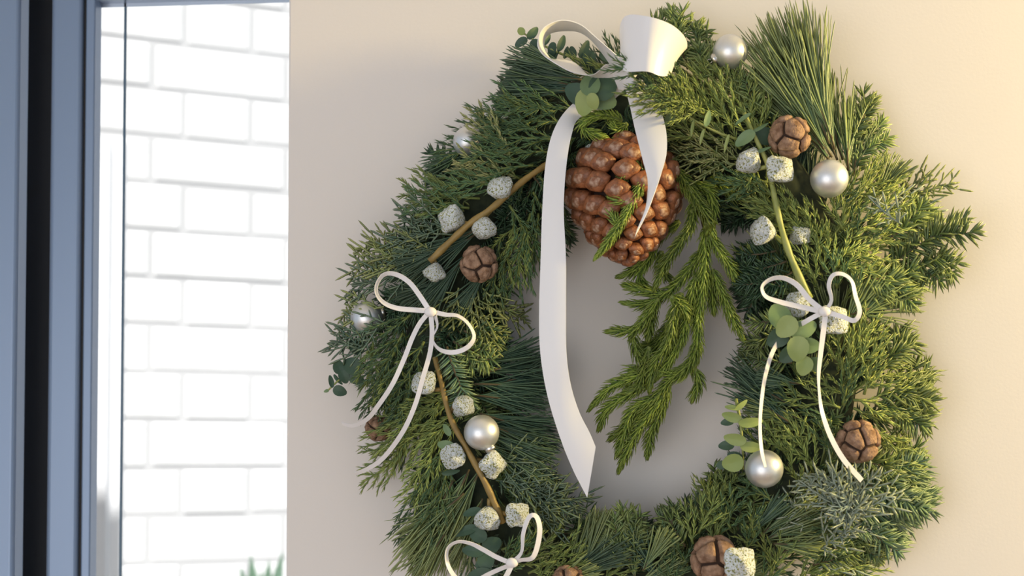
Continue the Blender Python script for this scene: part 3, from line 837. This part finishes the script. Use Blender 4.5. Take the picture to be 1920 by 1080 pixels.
def cone_scales(seed):
    r = np.random.default_rng(seed)
    g = []
    for i in range(11):
        z = 1 - 2 * (i + 0.5) / 11
        a = i * 2.39996
        g.append(norm(np.array([math.sqrt(1 - z * z) * math.cos(a), math.sqrt(1 - z * z) * math.sin(a), z]) + r.normal(0, 0.13, 3)))
    meshes = []
    for i, p in enumerate(g):
        B3 = basis(p, (0.3, 0.9, 0.1))
        poly = [p + B3[:, 0] * x * 2.5 + B3[:, 1] * y * 2.5 for x, y in ((1, 1), (-1, 1), (-1, -1), (1, -1))]
        for j, q in enumerate(g):
            if j != i:
                poly = clip_poly(poly, p - q)
        if len(poly) < 3:
            continue
        pts = []
        for k in range(len(poly)):
            for t in (0, 0.34, 0.67):
                pts.append(poly[k] * (1 - t) + poly[(k + 1) % len(poly)] * t)
        pts = np.array([norm(x) for x in pts])
        cen = norm(pts.mean(0))
        jit = 1 + r.normal(0, 0.022, len(pts))[:, None]
        gap = r.uniform(0.80, 0.90)
        rings_ = []
        for sc, rad in ((gap, 0.72), (gap, 0.93), (gap * 0.93, 1.0), (gap * 0.62, 1.045), (gap * 0.28, 1.03), (0.09, 1.075)):
            q = cen + (pts - cen) * sc * jit
            rings_.append(norm(q) * rad * (1 + r.normal(0, 0.008, len(pts))[:, None]))
        me = MB().grid(np.array(rings_), True, True).mesh('cone_scale')
        me.materials.append(M['cone'])
        meshes.append(me)
    return meshes


CS = [cone_scales(3), cone_scales(8)]
sph = lambda r, c=(0, 0, 0), m=18, n=12: MB().grid(np.array([[(c[0] + r * math.sin(f) * math.cos(a), c[1] + r * math.sin(f) * math.sin(a), c[2] + r * math.cos(f))
                                                                for a in np.linspace(0, 2 * math.pi, m, endpoint=False)] for f in np.linspace(0.02, math.pi - 0.02, n)]), True, True)
core_me = sph(0.84).mesh('cone_core'); core_me.materials.append(M['cone_core'])


def cyp_cone(px, py, r, d, var, rot, label):
    c = P(px, py, d)
    t = thing('cypress_cone', label, 'cone', c, 'cracked cypress cones in the wreath')
    Rm = Matrix.Translation(Vector(c)) @ (Matrix.Rotation(rot[2], 4, 'Z') @ Matrix.Rotation(rot[1], 4, 'Y') @ Matrix.Rotation(rot[0], 4, 'X')) @ Matrix.Scale(r * PX, 4)
    for me in [core_me] + CS[var]:
        o = link('cone_core' if me is core_me else 'cone_scale', me, None, t)
        o.matrix_world = Rm


cyp_cone(1480, 256, 36, 76, 0, (0.3, 0.2, 0.4), 'brown cracked cypress cone at the foot of the long pine needles')
cyp_cone(898, 495, 33, 70, 1, (1.2, 0.4, 2.0), 'grey-brown cracked cypress cone in the left of the wreath below the pod twig')
cyp_cone(1609, 828, 37, 72, 1, (0.2, 1.0, 0.3), 'reddish cracked cypress cone at the right rim beside a thin ribbon tail')
cyp_cone(1340, 1048, 41, 74, 0, (2.0, 0.6, 1.2), 'cracked cypress cone at the bottom edge with a silvery pod in front of it')
cyp_cone(1066, 1092, 30, 72, 1, (0.5, 2.1, 0.7), 'cypress cone half cut off by the bottom edge of the picture')
cyp_cone(710, 803, 24, 40, 0, (1.4, 0.3, 2.6), 'small cypress cone half hidden under greenery at the left rim')

# ------------------------------------------------------------------ baubles
ball_me = sph(1.0, m=40, n=24).mesh('ball'); ball_me.materials.append(M['silver'])
cap_me = MB().grid(rings_mesh([(0.30, 0.90), (0.33, 0.93), (0.33, 1.06), (0.29, 1.17), (0.12, 1.19)], 20, lambda a, r, z: 1 + 0.05 * np.cos(10 * a)), True, True).mesh('cap')
cap_me.materials.append(M['silver_cap'])
aa = np.linspace(0, 2 * math.pi, 17)
loop_me = MB().tube(np.stack([0.13 * np.cos(aa), 0 * aa, 1.30 + 0.13 * np.sin(aa)], 1), 0.022, 5).mesh('hanging_loop'); loop_me.materials.append(M['silver_cap'])


def bauble(px, py, r, d, capdir, label):
    c = P(px, py, d)
    t = thing('bauble', label, 'bauble', c, 'silver baubles in the wreath')
    R3 = basis(capdir)
    Mx = Matrix([[*(R3[i] * r * PX * 0.97), c[i]] for i in range(3)] + [[0, 0, 0, 1]])
    for nm, me in (('ball', ball_me), ('cap', cap_me), ('hanging_loop', loop_me)):
        o = link(nm, me, None, t)
        o.matrix_world = Mx


bauble(1369, 97, 32, 60, (-0.9, -0.1, -0.42), 'matt silver bauble at the top of the wreath with its cap showing')
bauble(1555, 335, 34, 80, (0.6, 0.75, 0.3), 'matt silver bauble below the long pine needles and cypress cone at upper right')
bauble(903, 811, 32, 82, (0.45, 0.05, -0.85), 'matt silver bauble lower left beside the brown pod twig')
bauble(1433, 879, 34, 80, (0.2, 0.9, 0.3), 'matt silver bauble at lower right under a hanging thin ribbon end')
bauble(878, 266, 29, 40, (0.8, 0.3, 0.1), 'silver bauble peeping out of the upper left rim')
bauble(688, 596, 31, 41, (0.8, 0.2, 0.3), 'silver bauble half hidden behind sprays at the left rim near the thin bow')


# ------------------------------------------------------------------ gumnut branches
def pod_mesh(seed, flat=0.0):
    r = np.random.default_rng(seed)
    prof = [(0.10, -1.0), (0.36, -0.86), (0.62, -0.5), (0.84, -0.1), (0.97, 0.22), (0.95, 0.36), (0.80, 0.44), (0.66, 0.54), (0.48, 0.72), (0.24, 0.86 + 0.12 * (seed % 2)), (0.05, 0.92 + 0.2 * (seed % 2))]
    ph = r.uniform(0, 6)
    g = rings_mesh(prof, 24, lambda a, rr, z: 1 + (0.05 + 0.07 * (seed % 2)) * np.cos(4 * a + ph) + 0.03 * np.cos(9 * a))
    g = g + r.normal(0, 0.018, g.shape)
    me = MB().grid(g, True, True).mesh('seed_pod'); me.materials.append(M['pod'])
    return me


PODS = [pod_mesh(i) for i in range(4)]


def place_pod(parent, px, py, r, d, direction, k):
    c = P(px, py, d)
    R3 = basis(direction)
    Mx = Matrix([[*(R3[i] * r * PX * 1.02), c[i]] for i in range(3)] + [[0, 0, 0, 1]])
    o = link('seed_pod', PODS[k % 4], None, parent)
    o.matrix_world = Mx
    return o


def pod_branch(name, label, twig, rad, m, pods):
    t = thing(name, label, 'branch', P(*twig[0]))
    mb = MB()
    pts = catmull(pix(twig), 30)
    mb.tube(pts, np.linspace(rad[0], rad[1], 30) * (1 + 0.10 * np.sin(np.arange(30) * 1.3)), 8)
    for (px, py, r, d, dr, (ax_, ay_)) in pods:
        c = P(px, py, d); base = c - norm(np.array(dr, float)) * r * PX * 0.95
        j = P(ax_, ay_, d - 4)
        mb.tube(catmull([j, (j + base) / 2 + np.array([0, -0.001, 0]), base], 6), np.linspace(0.0018, 0.0014, 6), 6)
    mb.obj('twig', m, t)
    for k, (px, py, r, d, dr, _) in enumerate(pods):
        place_pod(t, px, py, r, d, dr, k)
    return t


pod_branch('gumnut_branch', 'yellow-brown eucalyptus twig with frosted pods across the upper left of the wreath',
           [(1030, 305, 66), (980, 340, 72), (925, 388, 77), (880, 420, 77), (842, 455, 76), (806, 490, 74)], (0.0022, 0.0026), M['twig'],
           [(939, 354, 24, 76, (-0.2, -0.75, 0.6), (955, 362)), (848, 411, 25, 74, (-0.75, -0.6, 0.15), (878, 420)), (908, 426, 22, 78, (0.1, -0.6, -0.75), (922, 392)),
            (815, 510, 19, 74, (-0.1, -0.55, -0.85), (812, 486))])
pod_branch('gumnut_branch', 'brown eucalyptus twig with frosted pods running down the lower left of the wreath',
           [(815, 670, 68), (828, 720, 72), (845, 785, 76), (880, 850, 78), (912, 910, 78), (930, 950, 76), (943, 980, 72)], (0.0017, 0.0025), M['twig'],
           [(797, 720, 24, 74, (-0.3, -0.8, 0.4), (828, 730)), (868, 760, 21, 74, (0.25, -0.6, -0.65), (842, 775)), (851, 855, 23, 78, (-0.15, -0.95, -0.1), (872, 842)),
            (921, 870, 24, 76, (0.5, -0.8, -0.2), (893, 862)), (914, 972, 24, 78, (-0.05, -0.65, -0.75), (918, 935)), (969, 966, 23, 76, (0.3, -0.9, 0.1), (940, 962))])
pod_branch('gumnut_branch', 'green eucalyptus twig with frosted pods down the upper right of the wreath',
           [(1396, 212, 74), (1418, 262, 78), (1440, 312, 78), (1452, 370, 78), (1470, 445, 78), (1490, 500, 76), (1518, 560, 72)], (0.0012, 0.0028), M['twig_green'],
           [(1405, 303, 24, 80, (-0.6, -0.6, 0.5), (1440, 312)), (1460, 320, 26, 84, (0.3, -0.9, 0.35), (1446, 345)), (1432, 434, 25, 78, (-0.7, -0.65, 0.1), (1468, 455)),
            (1500, 442, 20, 62, (0.6, -0.5, 0.4), (1476, 452)), (1498, 572, 24, 72, (-0.4, -0.85, 0.1), (1512, 556)), (1560, 603, 28, 74, (0.25, -0.9, 0.35), (1520, 565))])
pt = thing('seed_pod', 'single frosted seed pod resting in front of the bottom cypress cone', 'seed pod', P(1385, 1056, 92))
place_pod(pt, 1385, 1056, 29, 92, (0.2, -0.95, 0.1), 1)
MB().tube(pix([(1398, 1075, 84), (1408, 1068, 80), (1414, 1050, 74)]), 0.0022, 6).obj('stalk', M['twig_green'], pt)
pt = thing('seed_pod', 'small seed pod mostly hidden above the large pine cone', 'seed pod', P(1112, 283, 62))
place_pod(pt, 1112, 283, 17, 62, (0, -0.8, -0.5), 2)
MB().tube(pix([(1112, 275, 58), (1118, 262, 54), (1130, 250, 48)]), 0.0014, 6).obj('stalk', M['twig_green'], pt)


# ------------------------------------------------------------------ eucalyptus sprays
def leaf(parent, px, py, rx, ry, ang, tilt, roll, d, m, tipd=None):
    """rx half length along the leaf, ry half width (photo pixels); ang: direction of the leaf tip in the picture, degrees counter-clockwise from right"""
    c = P(px, py, d)
    seg = 16
    g = []
    for s in (0.06, 0.55, 1.0):
        ring_ = []
        for k in range(seg):
            a = 2 * math.pi * k / seg
            x, y = math.cos(a), math.sin(a)
            y *= 1 - 0.16 * x                                   # a little wider at the stalk end
            if x > 0.9: x *= 1.06
            ring_.append((x * s * rx, y * s * ry, 0.10 * ry * (abs(y * s) ** 1.5) * 1.6 - 0.12 * rx * (x * s) ** 2))
        g.append(ring_)
    top = np.array(g) * PX
    bot = top[::-1].copy(); bot[:, :, 2] -= 0.0004
    R3 = np.array(Matrix.Rotation(math.radians(ang), 3, Vector((0, -1, 0))) @ Matrix(((1, 0, 0), (0, 0, -1), (0, 1, 0)))
                  @ Matrix.Rotation(math.radians(tilt), 3, 'Y') @ Matrix.Rotation(math.radians(roll), 3, 'X'))
    MB().grid(top @ R3.T + c, True, 'first').grid(bot @ R3.T + c, True, 'last').obj('leaf', M[m], parent)


def euc(label, stem, rad, leaves, sm='twig_green'):
    t = thing('eucalyptus_sprig', label, 'sprig', P(*stem[0]), 'eucalyptus sprigs in the wreath')
    pts = catmull(pix(stem), 16)
    MB().tube(pts, np.linspace(rad, rad * 0.55, 16), 6).obj('stem', M[sm], t)
    for L in leaves:
        leaf(t, *L)
    return t


euc('dark eucalyptus sprig sticking out behind the left loop of the big bow',
    [(1140, 125, 40), (1100, 115, 42), (1050, 100, 42), (1010, 80, 40), (978, 60, 38)], 0.0012,
    [(977, 58, 9, 7, 120, 20, 0, 40, 'euc_yellow'), (999, 62, 14, 8, 50, 10, 20, 40, 'euc_dark'), (977, 79, 13, 8, 210, 10, 0, 40, 'euc_dark'), (1003, 86, 13, 10, 265, 10, 10, 41, 'euc_dark'),
     (1024, 74, 14, 7, 55, 20, 30, 42, 'euc_dark'), (1035, 94, 15, 8, 260, 10, 10, 42, 'euc_dark'), (1053, 81, 16, 7, 70, 10, 25, 42, 'euc_dark'), (1042, 105, 12, 4, 250, 10, 40, 42, 'euc_dark'),
     (1062, 98, 13, 5, 75, 20, 30, 42, 'euc_dark'), (1073, 99, 13, 8, 95, 10, 10, 42, 'euc_dark'), (1096, 92, 18, 8, 65, 10, 25, 43, 'euc_dark'), (1102, 106, 13, 9, 75, 10, 10, 43, 'euc_dark'),
     (1112, 107, 11, 5, 85, 10, 20, 43, 'euc_dark'), (1137, 105, 14, 11, 160, 10, 10, 44, 'euc_dark')])
euc('rosette of rounded eucalyptus leaves just below the knot of the big bow',
    [(1118, 205, 62), (1110, 190, 80), (1105, 175, 92)], 0.0013,
    [(1084, 176, 26, 19, 150, 8, -12, 90, 'euc_dark'), (1132, 160, 28, 24, 52, 8, 10, 92, 'euc_dark'), (1128, 184, 27, 20, 335, 12, 8, 88, 'euc'),
     (1107, 158, 21, 18, 88, 14, -6, 94, 'euc'), (1098, 191, 24, 19, 250, 16, 6, 93, 'euc_yellow'), (1112, 190, 15, 11, 285, 25, 10, 97, 'euc_yellow')])
euc('stacked pale eucalyptus leaves hanging under the thin bow on the right',
    [(1462, 582, 70), (1470, 605, 82), (1487, 642, 86), (1506, 668, 84), (1528, 700, 78)], 0.0010,
    [(1461, 592, 22, 20, 110, 10, 10, 86, 'euc'), (1475, 613, 21, 18, 225, 12, 0, 90, 'euc_yellow'), (1507, 617, 24, 17, 20, 12, 15, 86, 'euc'), (1458, 634, 20, 17, 215, 10, -10, 80, 'euc_dark'),
     (1496, 654, 22, 19, 265, 12, 0, 90, 'euc_yellow'), (1518, 648, 19, 14, 355, 12, 15, 86, 'euc'), (1478, 665, 18, 14, 220, 10, -10, 78, 'euc_dark'), (1508, 686, 17, 15, 255, 12, 4, 86, 'euc_yellow'), (1527, 684, 13, 15, 290, 14, 20, 80, 'euc')])
euc('dark rounded eucalyptus sprig reaching out at the far left rim',
    [(705, 655, 34), (680, 672, 38), (658, 695, 40), (636, 712, 40), (612, 735, 38)], 0.0011,
    [(667, 650, 18, 13, 140, 10, 10, 38, 'euc_dark'), (661, 686, 20, 16, 160, 10, 0, 44, 'euc_dark'), (635, 688, 14, 11, 110, 10, 10, 41, 'euc_dark'), (668, 710, 17, 11, 330, 10, 10, 41, 'euc_dark'),
     (645, 706, 13, 10, 290, 10, -10, 42, 'euc_dark'), (676, 682, 13, 6, 320, 20, 30, 40, 'euc_dark'), (621, 715, 12, 5, 105, 10, 20, 40, 'euc_dark'), (633, 712, 12, 4, 310, 10, 30, 40, 'euc_dark'), (637, 733, 13, 10, 340, 10, 0, 40, 'euc_dark'), (612, 733, 5, 3, 200, 0, 0, 39, 'euc')])
euc('dark blue-green eucalyptus sprig around the thin bow at the bottom left',
    [(895, 985, 62), (898, 1015, 68), (905, 1045, 70), (912, 1080, 70)], 0.0012,
    [(874, 995, 22, 9, 200, 10, 20, 70, 'euc_dark'), (896, 1003, 17, 13, 160, 10, 0, 72, 'euc_dark'), (887, 1033, 20, 11, 175, 10, 10, 73, 'euc_dark'), (922, 1022, 18, 15, 30, 10, 0, 70, 'euc_dark'),
     (912, 1050, 17, 15, 60, 10, 0, 73, 'euc_dark'), (903, 1080, 24, 15, 180, 10, 5, 75, 'euc_dark'), (885, 960, 18, 8, 195, 14, 20, 68, 'euc_dark'), (905, 1062, 14, 10, 330, 10, 0, 72, 'euc_dark')])
euc('yellow-green eucalyptus sprig of paired leaves on the inner right rim beside a bauble',
    [(1380, 748, 66), (1388, 790, 70), (1392, 835, 70), (1394, 880, 64)], 0.0012,
    [(1372, 764, 12, 5, 170, 10, 20, 70, 'euc_yellow'), (1390, 760, 14, 5, 40, 10, 20, 70, 'euc_yellow'), (1372, 782, 18, 9, 165, 14, -20, 73, 'euc_yellow'), (1408, 792, 22, 9, 5, 14, 20, 73, 'euc_yellow'),
     (1364, 791, 12, 7, 190, 10, 10, 66, 'euc_dark'), (1378, 824, 20, 11, 170, 14, -20, 74, 'euc_yellow'), (1409, 838, 20, 10, 355, 14, 20, 72, 'euc_yellow'), (1362, 835, 14, 9, 185, 10, 10, 67, 'euc_dark'),
     (1374, 868, 19, 16, 190, 14, -10, 74, 'euc_yellow'), (1352, 872, 8, 8, 190, 10, 0, 66, 'euc_dark'), (1378, 856, 14, 9, 160, 14, 0, 69, 'euc_dark')])
euc('thin yellowish eucalyptus stem with sparse leaves among the cypress at upper right',
    [(1385, 262, 72), (1345, 248, 76), (1310, 230, 78), (1278, 212, 78), (1250, 204, 76)], 0.0010,
    [(1256, 222, 14, 8, 235, 10, 10, 80, 'euc'), (1254, 202, 13, 7, 100, 10, 20, 80, 'euc'), (1280, 200, 13, 5, 70, 10, 20, 80, 'euc'), (1327, 222, 15, 6, 75, 10, 20, 80, 'euc'), (1316, 256, 14, 3, 255, 10, 20, 79, 'euc_yellow'), (1298, 240, 14, 3, 260, 10, 20, 79, 'euc_yellow'), (1362, 268, 16, 3, 255, 10, 20, 78, 'euc_yellow')])
euc('pair of olive eucalyptus leaves beside the upper right cypress cone',
    [(1440, 300, 68), (1420, 268, 74), (1410, 240, 76), (1396, 214, 76)], 0.0010,
    [(1397, 259, 20, 11, 215, 10, 10, 82, 'euc'), (1437, 256, 22, 16, 350, 10, 0, 68, 'euc_dark'), (1393, 222, 16, 4, 215, 10, 20, 80, 'euc'), (1425, 240, 18, 3, 30, 10, 20, 80, 'euc'), (1428, 282, 18, 3, 20, 10, 20, 82, 'euc')])
euc('two small eucalyptus leaves tucked behind the round pod at lower left',
    [(842, 880, 66), (838, 850, 70), (836, 825, 72)], 0.0009,
    [(836, 835, 16, 9, 170, 10, 0, 74, 'euc'), (838, 806, 12, 6, 120, 10, 0, 72, 'euc'), (845, 886, 16, 5, 10, 10, 20, 72, 'euc_dark')])


# ------------------------------------------------------------------ ribbons
def ribbon_mesh(A, B, n, th=0.0005, bow=0.0):
    A, B = catmull(pix(A), n), catmull(pix(B), n)
    cols = 7
    s = np.linspace(0, 1, cols)
    T = norm(np.gradient((A + B) / 2, axis=0)); W = norm(B - A); Nn = norm(np.cross(T, W))
    mid = A[:, None] * (1 - s)[None, :, None] + B[:, None] * s[None, :, None] + Nn[:, None] * (bow * np.sin(math.pi * s))[None, :, None]
    up = mid + Nn[:, None] * th * 0.5; dn = mid - Nn[:, None] * th * 0.5
    mb = MB().grid(up).grid(dn[:, ::-1])
    for c in (0, -1):
        mb.grid(np.stack([up[:, c], dn[:, c]], 1))
    for r in (0, -1):
        mb.grid(np.stack([up[r], dn[r]], 0))
    return mb


bow = thing('ribbon_bow', 'wide white satin bow with two loops and long tails at the top of the wreath', 'bow', P(1170, 150, 90))
# left loop: seen along its edge, an open ring of ribbon
ribbon_mesh([(1168, 142, 92), (1140, 120, 100), (1112, 140, 108), (1075, 136, 116), (1040, 118, 120), (1016, 100, 118), (1008, 80, 112), (1020, 52, 106), (1052, 38, 102), (1088, 46, 98), (1122, 74, 94), (1166, 112, 90)],
            [(1166, 172, 84), (1150, 168, 82), (1110, 148, 84), (1078, 118, 86), (1050, 112, 88), (1032, 110, 88), (1020, 84, 84), (1030, 64, 80), (1058, 58, 76), (1090, 62, 74), (1120, 88, 74), (1164, 150, 78)], 60).obj('loop', M['satin'], bow)
# right loop: the broad face turned to the room
ribbon_mesh([(1176, 118, 98), (1162, 70, 108), (1172, 31, 120), (1215, 31, 130), (1258, 46, 124), (1284, 70, 108), (1286, 92, 92), (1262, 88, 80), (1220, 84, 80), (1182, 110, 82)],
            [(1176, 165, 96), (1160, 120, 106), (1172, 134, 120), (1212, 134, 128), (1240, 143, 120), (1256, 140, 104), (1256, 134, 92), (1238, 130, 82), (1205, 132, 80), (1180, 160, 82)], 56, bow=0.001).obj('loop', M['satin'], bow)
ribbon_mesh([(1158, 118, 102), (1150, 140, 106), (1160, 168, 102)], [(1180, 112, 104), (1188, 138, 108), (1186, 166, 104)], 12, bow=-0.003).obj('knot', M['satin'], bow)
ribbon_mesh([(1156, 140, 90), (1112, 172, 74), (1070, 198, 76), (1040, 240, 86), (1024, 300, 90), (1017, 390, 92), (1014, 480, 92), (1011, 580, 90), (1013, 660, 88), (1026, 740, 84), (1050, 820, 80), (1074, 880, 76), (1101, 933, 72)],
            [(1174, 165, 88), (1130, 205, 72), (1086, 222, 76), (1072, 252, 86), (1062, 310, 92), (1057, 390, 94), (1061, 480, 94), (1061, 580, 92), (1062, 660, 90), (1070, 720, 86), (1086, 772, 82), (1106, 812, 80), (1117, 838, 78)], 70, bow=0.0008).obj('tail', M['satin'], bow)
ribbon_mesh([(1168, 150, 92), (1180, 195, 92), (1190, 240, 96), (1204, 296, 102), (1214, 335, 104), (1214, 365, 104), (1208, 400, 104), (1190, 443, 102)],
            [(1205, 150, 90), (1232, 190, 90), (1248, 240, 96), (1250, 285, 102), (1240, 325, 106), (1226, 366, 108), (1212, 402, 106), (1192, 442, 102)], 50, bow=0.0010).obj('tail', M['satin'], bow)


def strip(parent, name, pts, wpx, nvec=None, n=40):
    """a narrow ribbon along pts; each point carries (px, py, depth, twist degrees): 0 shows its full width"""
    c = catmull(pix([p[:3] for p in pts]), n)
    tw = np.radians(catmull(np.array([[p[3], 0, 0] for p in pts]), n)[:, 0])
    T = norm(np.gradient(c, axis=0))
    N = norm(CAMN - T * (T @ CAMN)[:, None]); Sd = np.cross(T, N)
    W = Sd * np.cos(tw)[:, None] + N * np.sin(tw)[:, None]
    Nn = np.cross(T, W)
    h = wpx * PX * 0.41
    e = Nn * 0.0002
    mb = MB()
    for a, b in ((c + W * h + e, c - W * h + e), (c - W * h - e, c + W * h - e), (c - W * h + e, c - W * h - e), (c + W * h - e, c + W * h + e)):
        mb.grid(np.stack([a, b], 1))
    return mb.obj(name, M['ribbon'], parent)


def knot(parent, px, py, d, r):
    c = P(px, py, d)
    g = sph(1, m=10, n=7).v[0] * np.array([r * 1.25, r * 0.7, r]) * PX + c
    mb = MB(); mb.grid(g.reshape(7, 10, 3), True, True)
    mb.obj('knot', M['ribbon'], parent)


nb = thing('ribbon_bow', 'thin white ribbon bow on the left side of the wreath', 'bow', P(806, 585, 80), 'thin white ribbon bows')
strip(nb, 'loop', [(806, 584, 86, 0), (788, 556, 88, 15), (768, 530, 90, 20), (744, 515, 90, 30), (722, 514, 89, 55), (708, 530, 88, 62), (706, 550, 87, 60), (720, 568, 86, 40), (745, 578, 86, 20), (775, 581, 86, 10), (804, 583, 85, 0)], 11)
strip(nb, 'loop', [(810, 584, 86, 0), (835, 590, 88, 25), (858, 592, 89, 45), (878, 607, 90, 55), (889, 630, 90, 55), (880, 648, 89, 25), (860, 659, 88, 10), (838, 660, 87, 20), (820, 652, 86, 50), (811, 634, 86, 65), (820, 612, 86, 60), (816, 592, 85, 40)], 10)
strip(nb, 'tail', [(802, 588, 86, 0), (786, 608, 86, 20), (772, 636, 86, 10), (758, 672, 85, 10), (736, 720, 82, 10), (708, 762, 74, 20), (688, 786, 62, 35), (662, 798, 52, 40), (641, 794, 48, 50)], 10)
strip(nb, 'tail', [(808, 590, 86, 0), (810, 625, 86, 20), (806, 662, 86, 20), (794, 705, 84, 10), (778, 760, 80, 10), (755, 810, 74, 15), (722, 855, 62, 20), (695, 876, 52, 30), (667, 889, 46, 50)], 10)
knot(nb, 807, 585, 88, 9)
nb = thing('ribbon_bow', 'thin white ribbon bow on the right side of the wreath', 'bow', P(1545, 583, 84), 'thin white ribbon bows')
strip(nb, 'loop', [(1545, 584, 92, 0), (1518, 562, 94, 10), (1494, 534, 96, 20), (1468, 521, 97, 40), (1444, 524, 97, 50), (1429, 538, 96, 55), (1436, 556, 95, 40), (1462, 566, 94, 20), (1495, 574, 93, 10), (1540, 584, 92, 0)], 11)
strip(nb, 'loop', [(1548, 583, 92, 30), (1559, 563, 94, 55), (1554, 535, 96, 40), (1562, 516, 97, 35), (1580, 514, 97, 35), (1597, 527, 97, 45), (1604, 555, 96, 30), (1612, 584, 95, 20), (1602, 601, 94, 20), (1580, 594, 93, 10), (1552, 586, 92, 0)], 10)
strip(nb, 'tail', [(1540, 587, 92, 0), (1512, 602, 90, 10), (1475, 626, 78, 20), (1451, 655, 80, 30), (1436, 700, 84, 40), (1428, 750, 88, 45), (1425, 800, 92, 50), (1428, 845, 96, 45), (1435, 876, 96, 60)], 10)
strip(nb, 'tail', [(1548, 588, 92, 0), (1544, 620, 93, 10), (1539, 660, 92, 25), (1535, 700, 88, 50), (1536, 735, 86, 60), (1542, 775, 88, 40), (1558, 820, 92, 20), (1582, 862, 92, 10), (1616, 901, 84, 10)], 11)
knot(nb, 1546, 584, 94, 9)
nb = thing('ribbon_bow', 'thin white ribbon bow at the bottom left, cut by the bottom edge of the picture', 'bow', P(960, 1055, 84), 'thin white ribbon bows')
strip(nb, 'loop', [(958, 1056, 88, 0), (930, 1044, 90, 10), (905, 1030, 92, 20), (882, 1019, 92, 40), (858, 1016, 92, 55), (840, 1028, 91, 60), (838, 1052, 90, 50), (850, 1078, 90, 30), (872, 1098, 90, 20)], 10)
strip(nb, 'loop', [(962, 1054, 88, 30), (978, 1035, 90, 55), (981, 1000, 92, 40), (992, 970, 93, 35), (1005, 968, 93, 35), (1012, 990, 93, 25), (1008, 1022, 92, 20), (998, 1046, 91, 30), (978, 1050, 90, 50), (962, 1055, 88, 40)], 11)
strip(nb, 'tail', [(960, 1058, 88, 10), (952, 1075, 88, 10), (938, 1100, 86, 10), (920, 1130, 80, 10)], 11)
strip(nb, 'tail', [(962, 1058, 88, 30), (940, 1066, 90, 30), (910, 1080, 90, 20), (880, 1100, 88, 10)], 10)
knot(nb, 960, 1055, 90, 9)

# ------------------------------------------------------------------ a plant in the yard, just above the bottom edge
pl = thing('garden_plant', 'blurred pale green plant outside the window at the bottom edge', 'plant', P(500, 1300, -1100))
for (px, py, tx, ty) in ((500, 1200, 470, 1040), (505, 1200, 505, 1050), (510, 1200, 530, 1035), (515, 1200, 520, 1060), (498, 1200, 490, 1070), (505, 1200, 450, 1062)):
    A = catmull(pix([(px, py, -1050), ((px + tx) / 2 - 6, (py + ty) / 2, -1060), (tx, ty, -1040)]), 8)
    wd = np.array([0.2, 0.7, 1, 1, 0.9, 0.7, 0.4, 0.05])[:, None] * np.array([0.010, 0.002, 0])
    loop = np.stack([A - wd, A + np.array([0, -0.001, 0]), A + wd, A + np.array([0, 0.002, 0])], 1)
    MB().grid(loop, True, True).obj('leaf', M['plant'], pl)
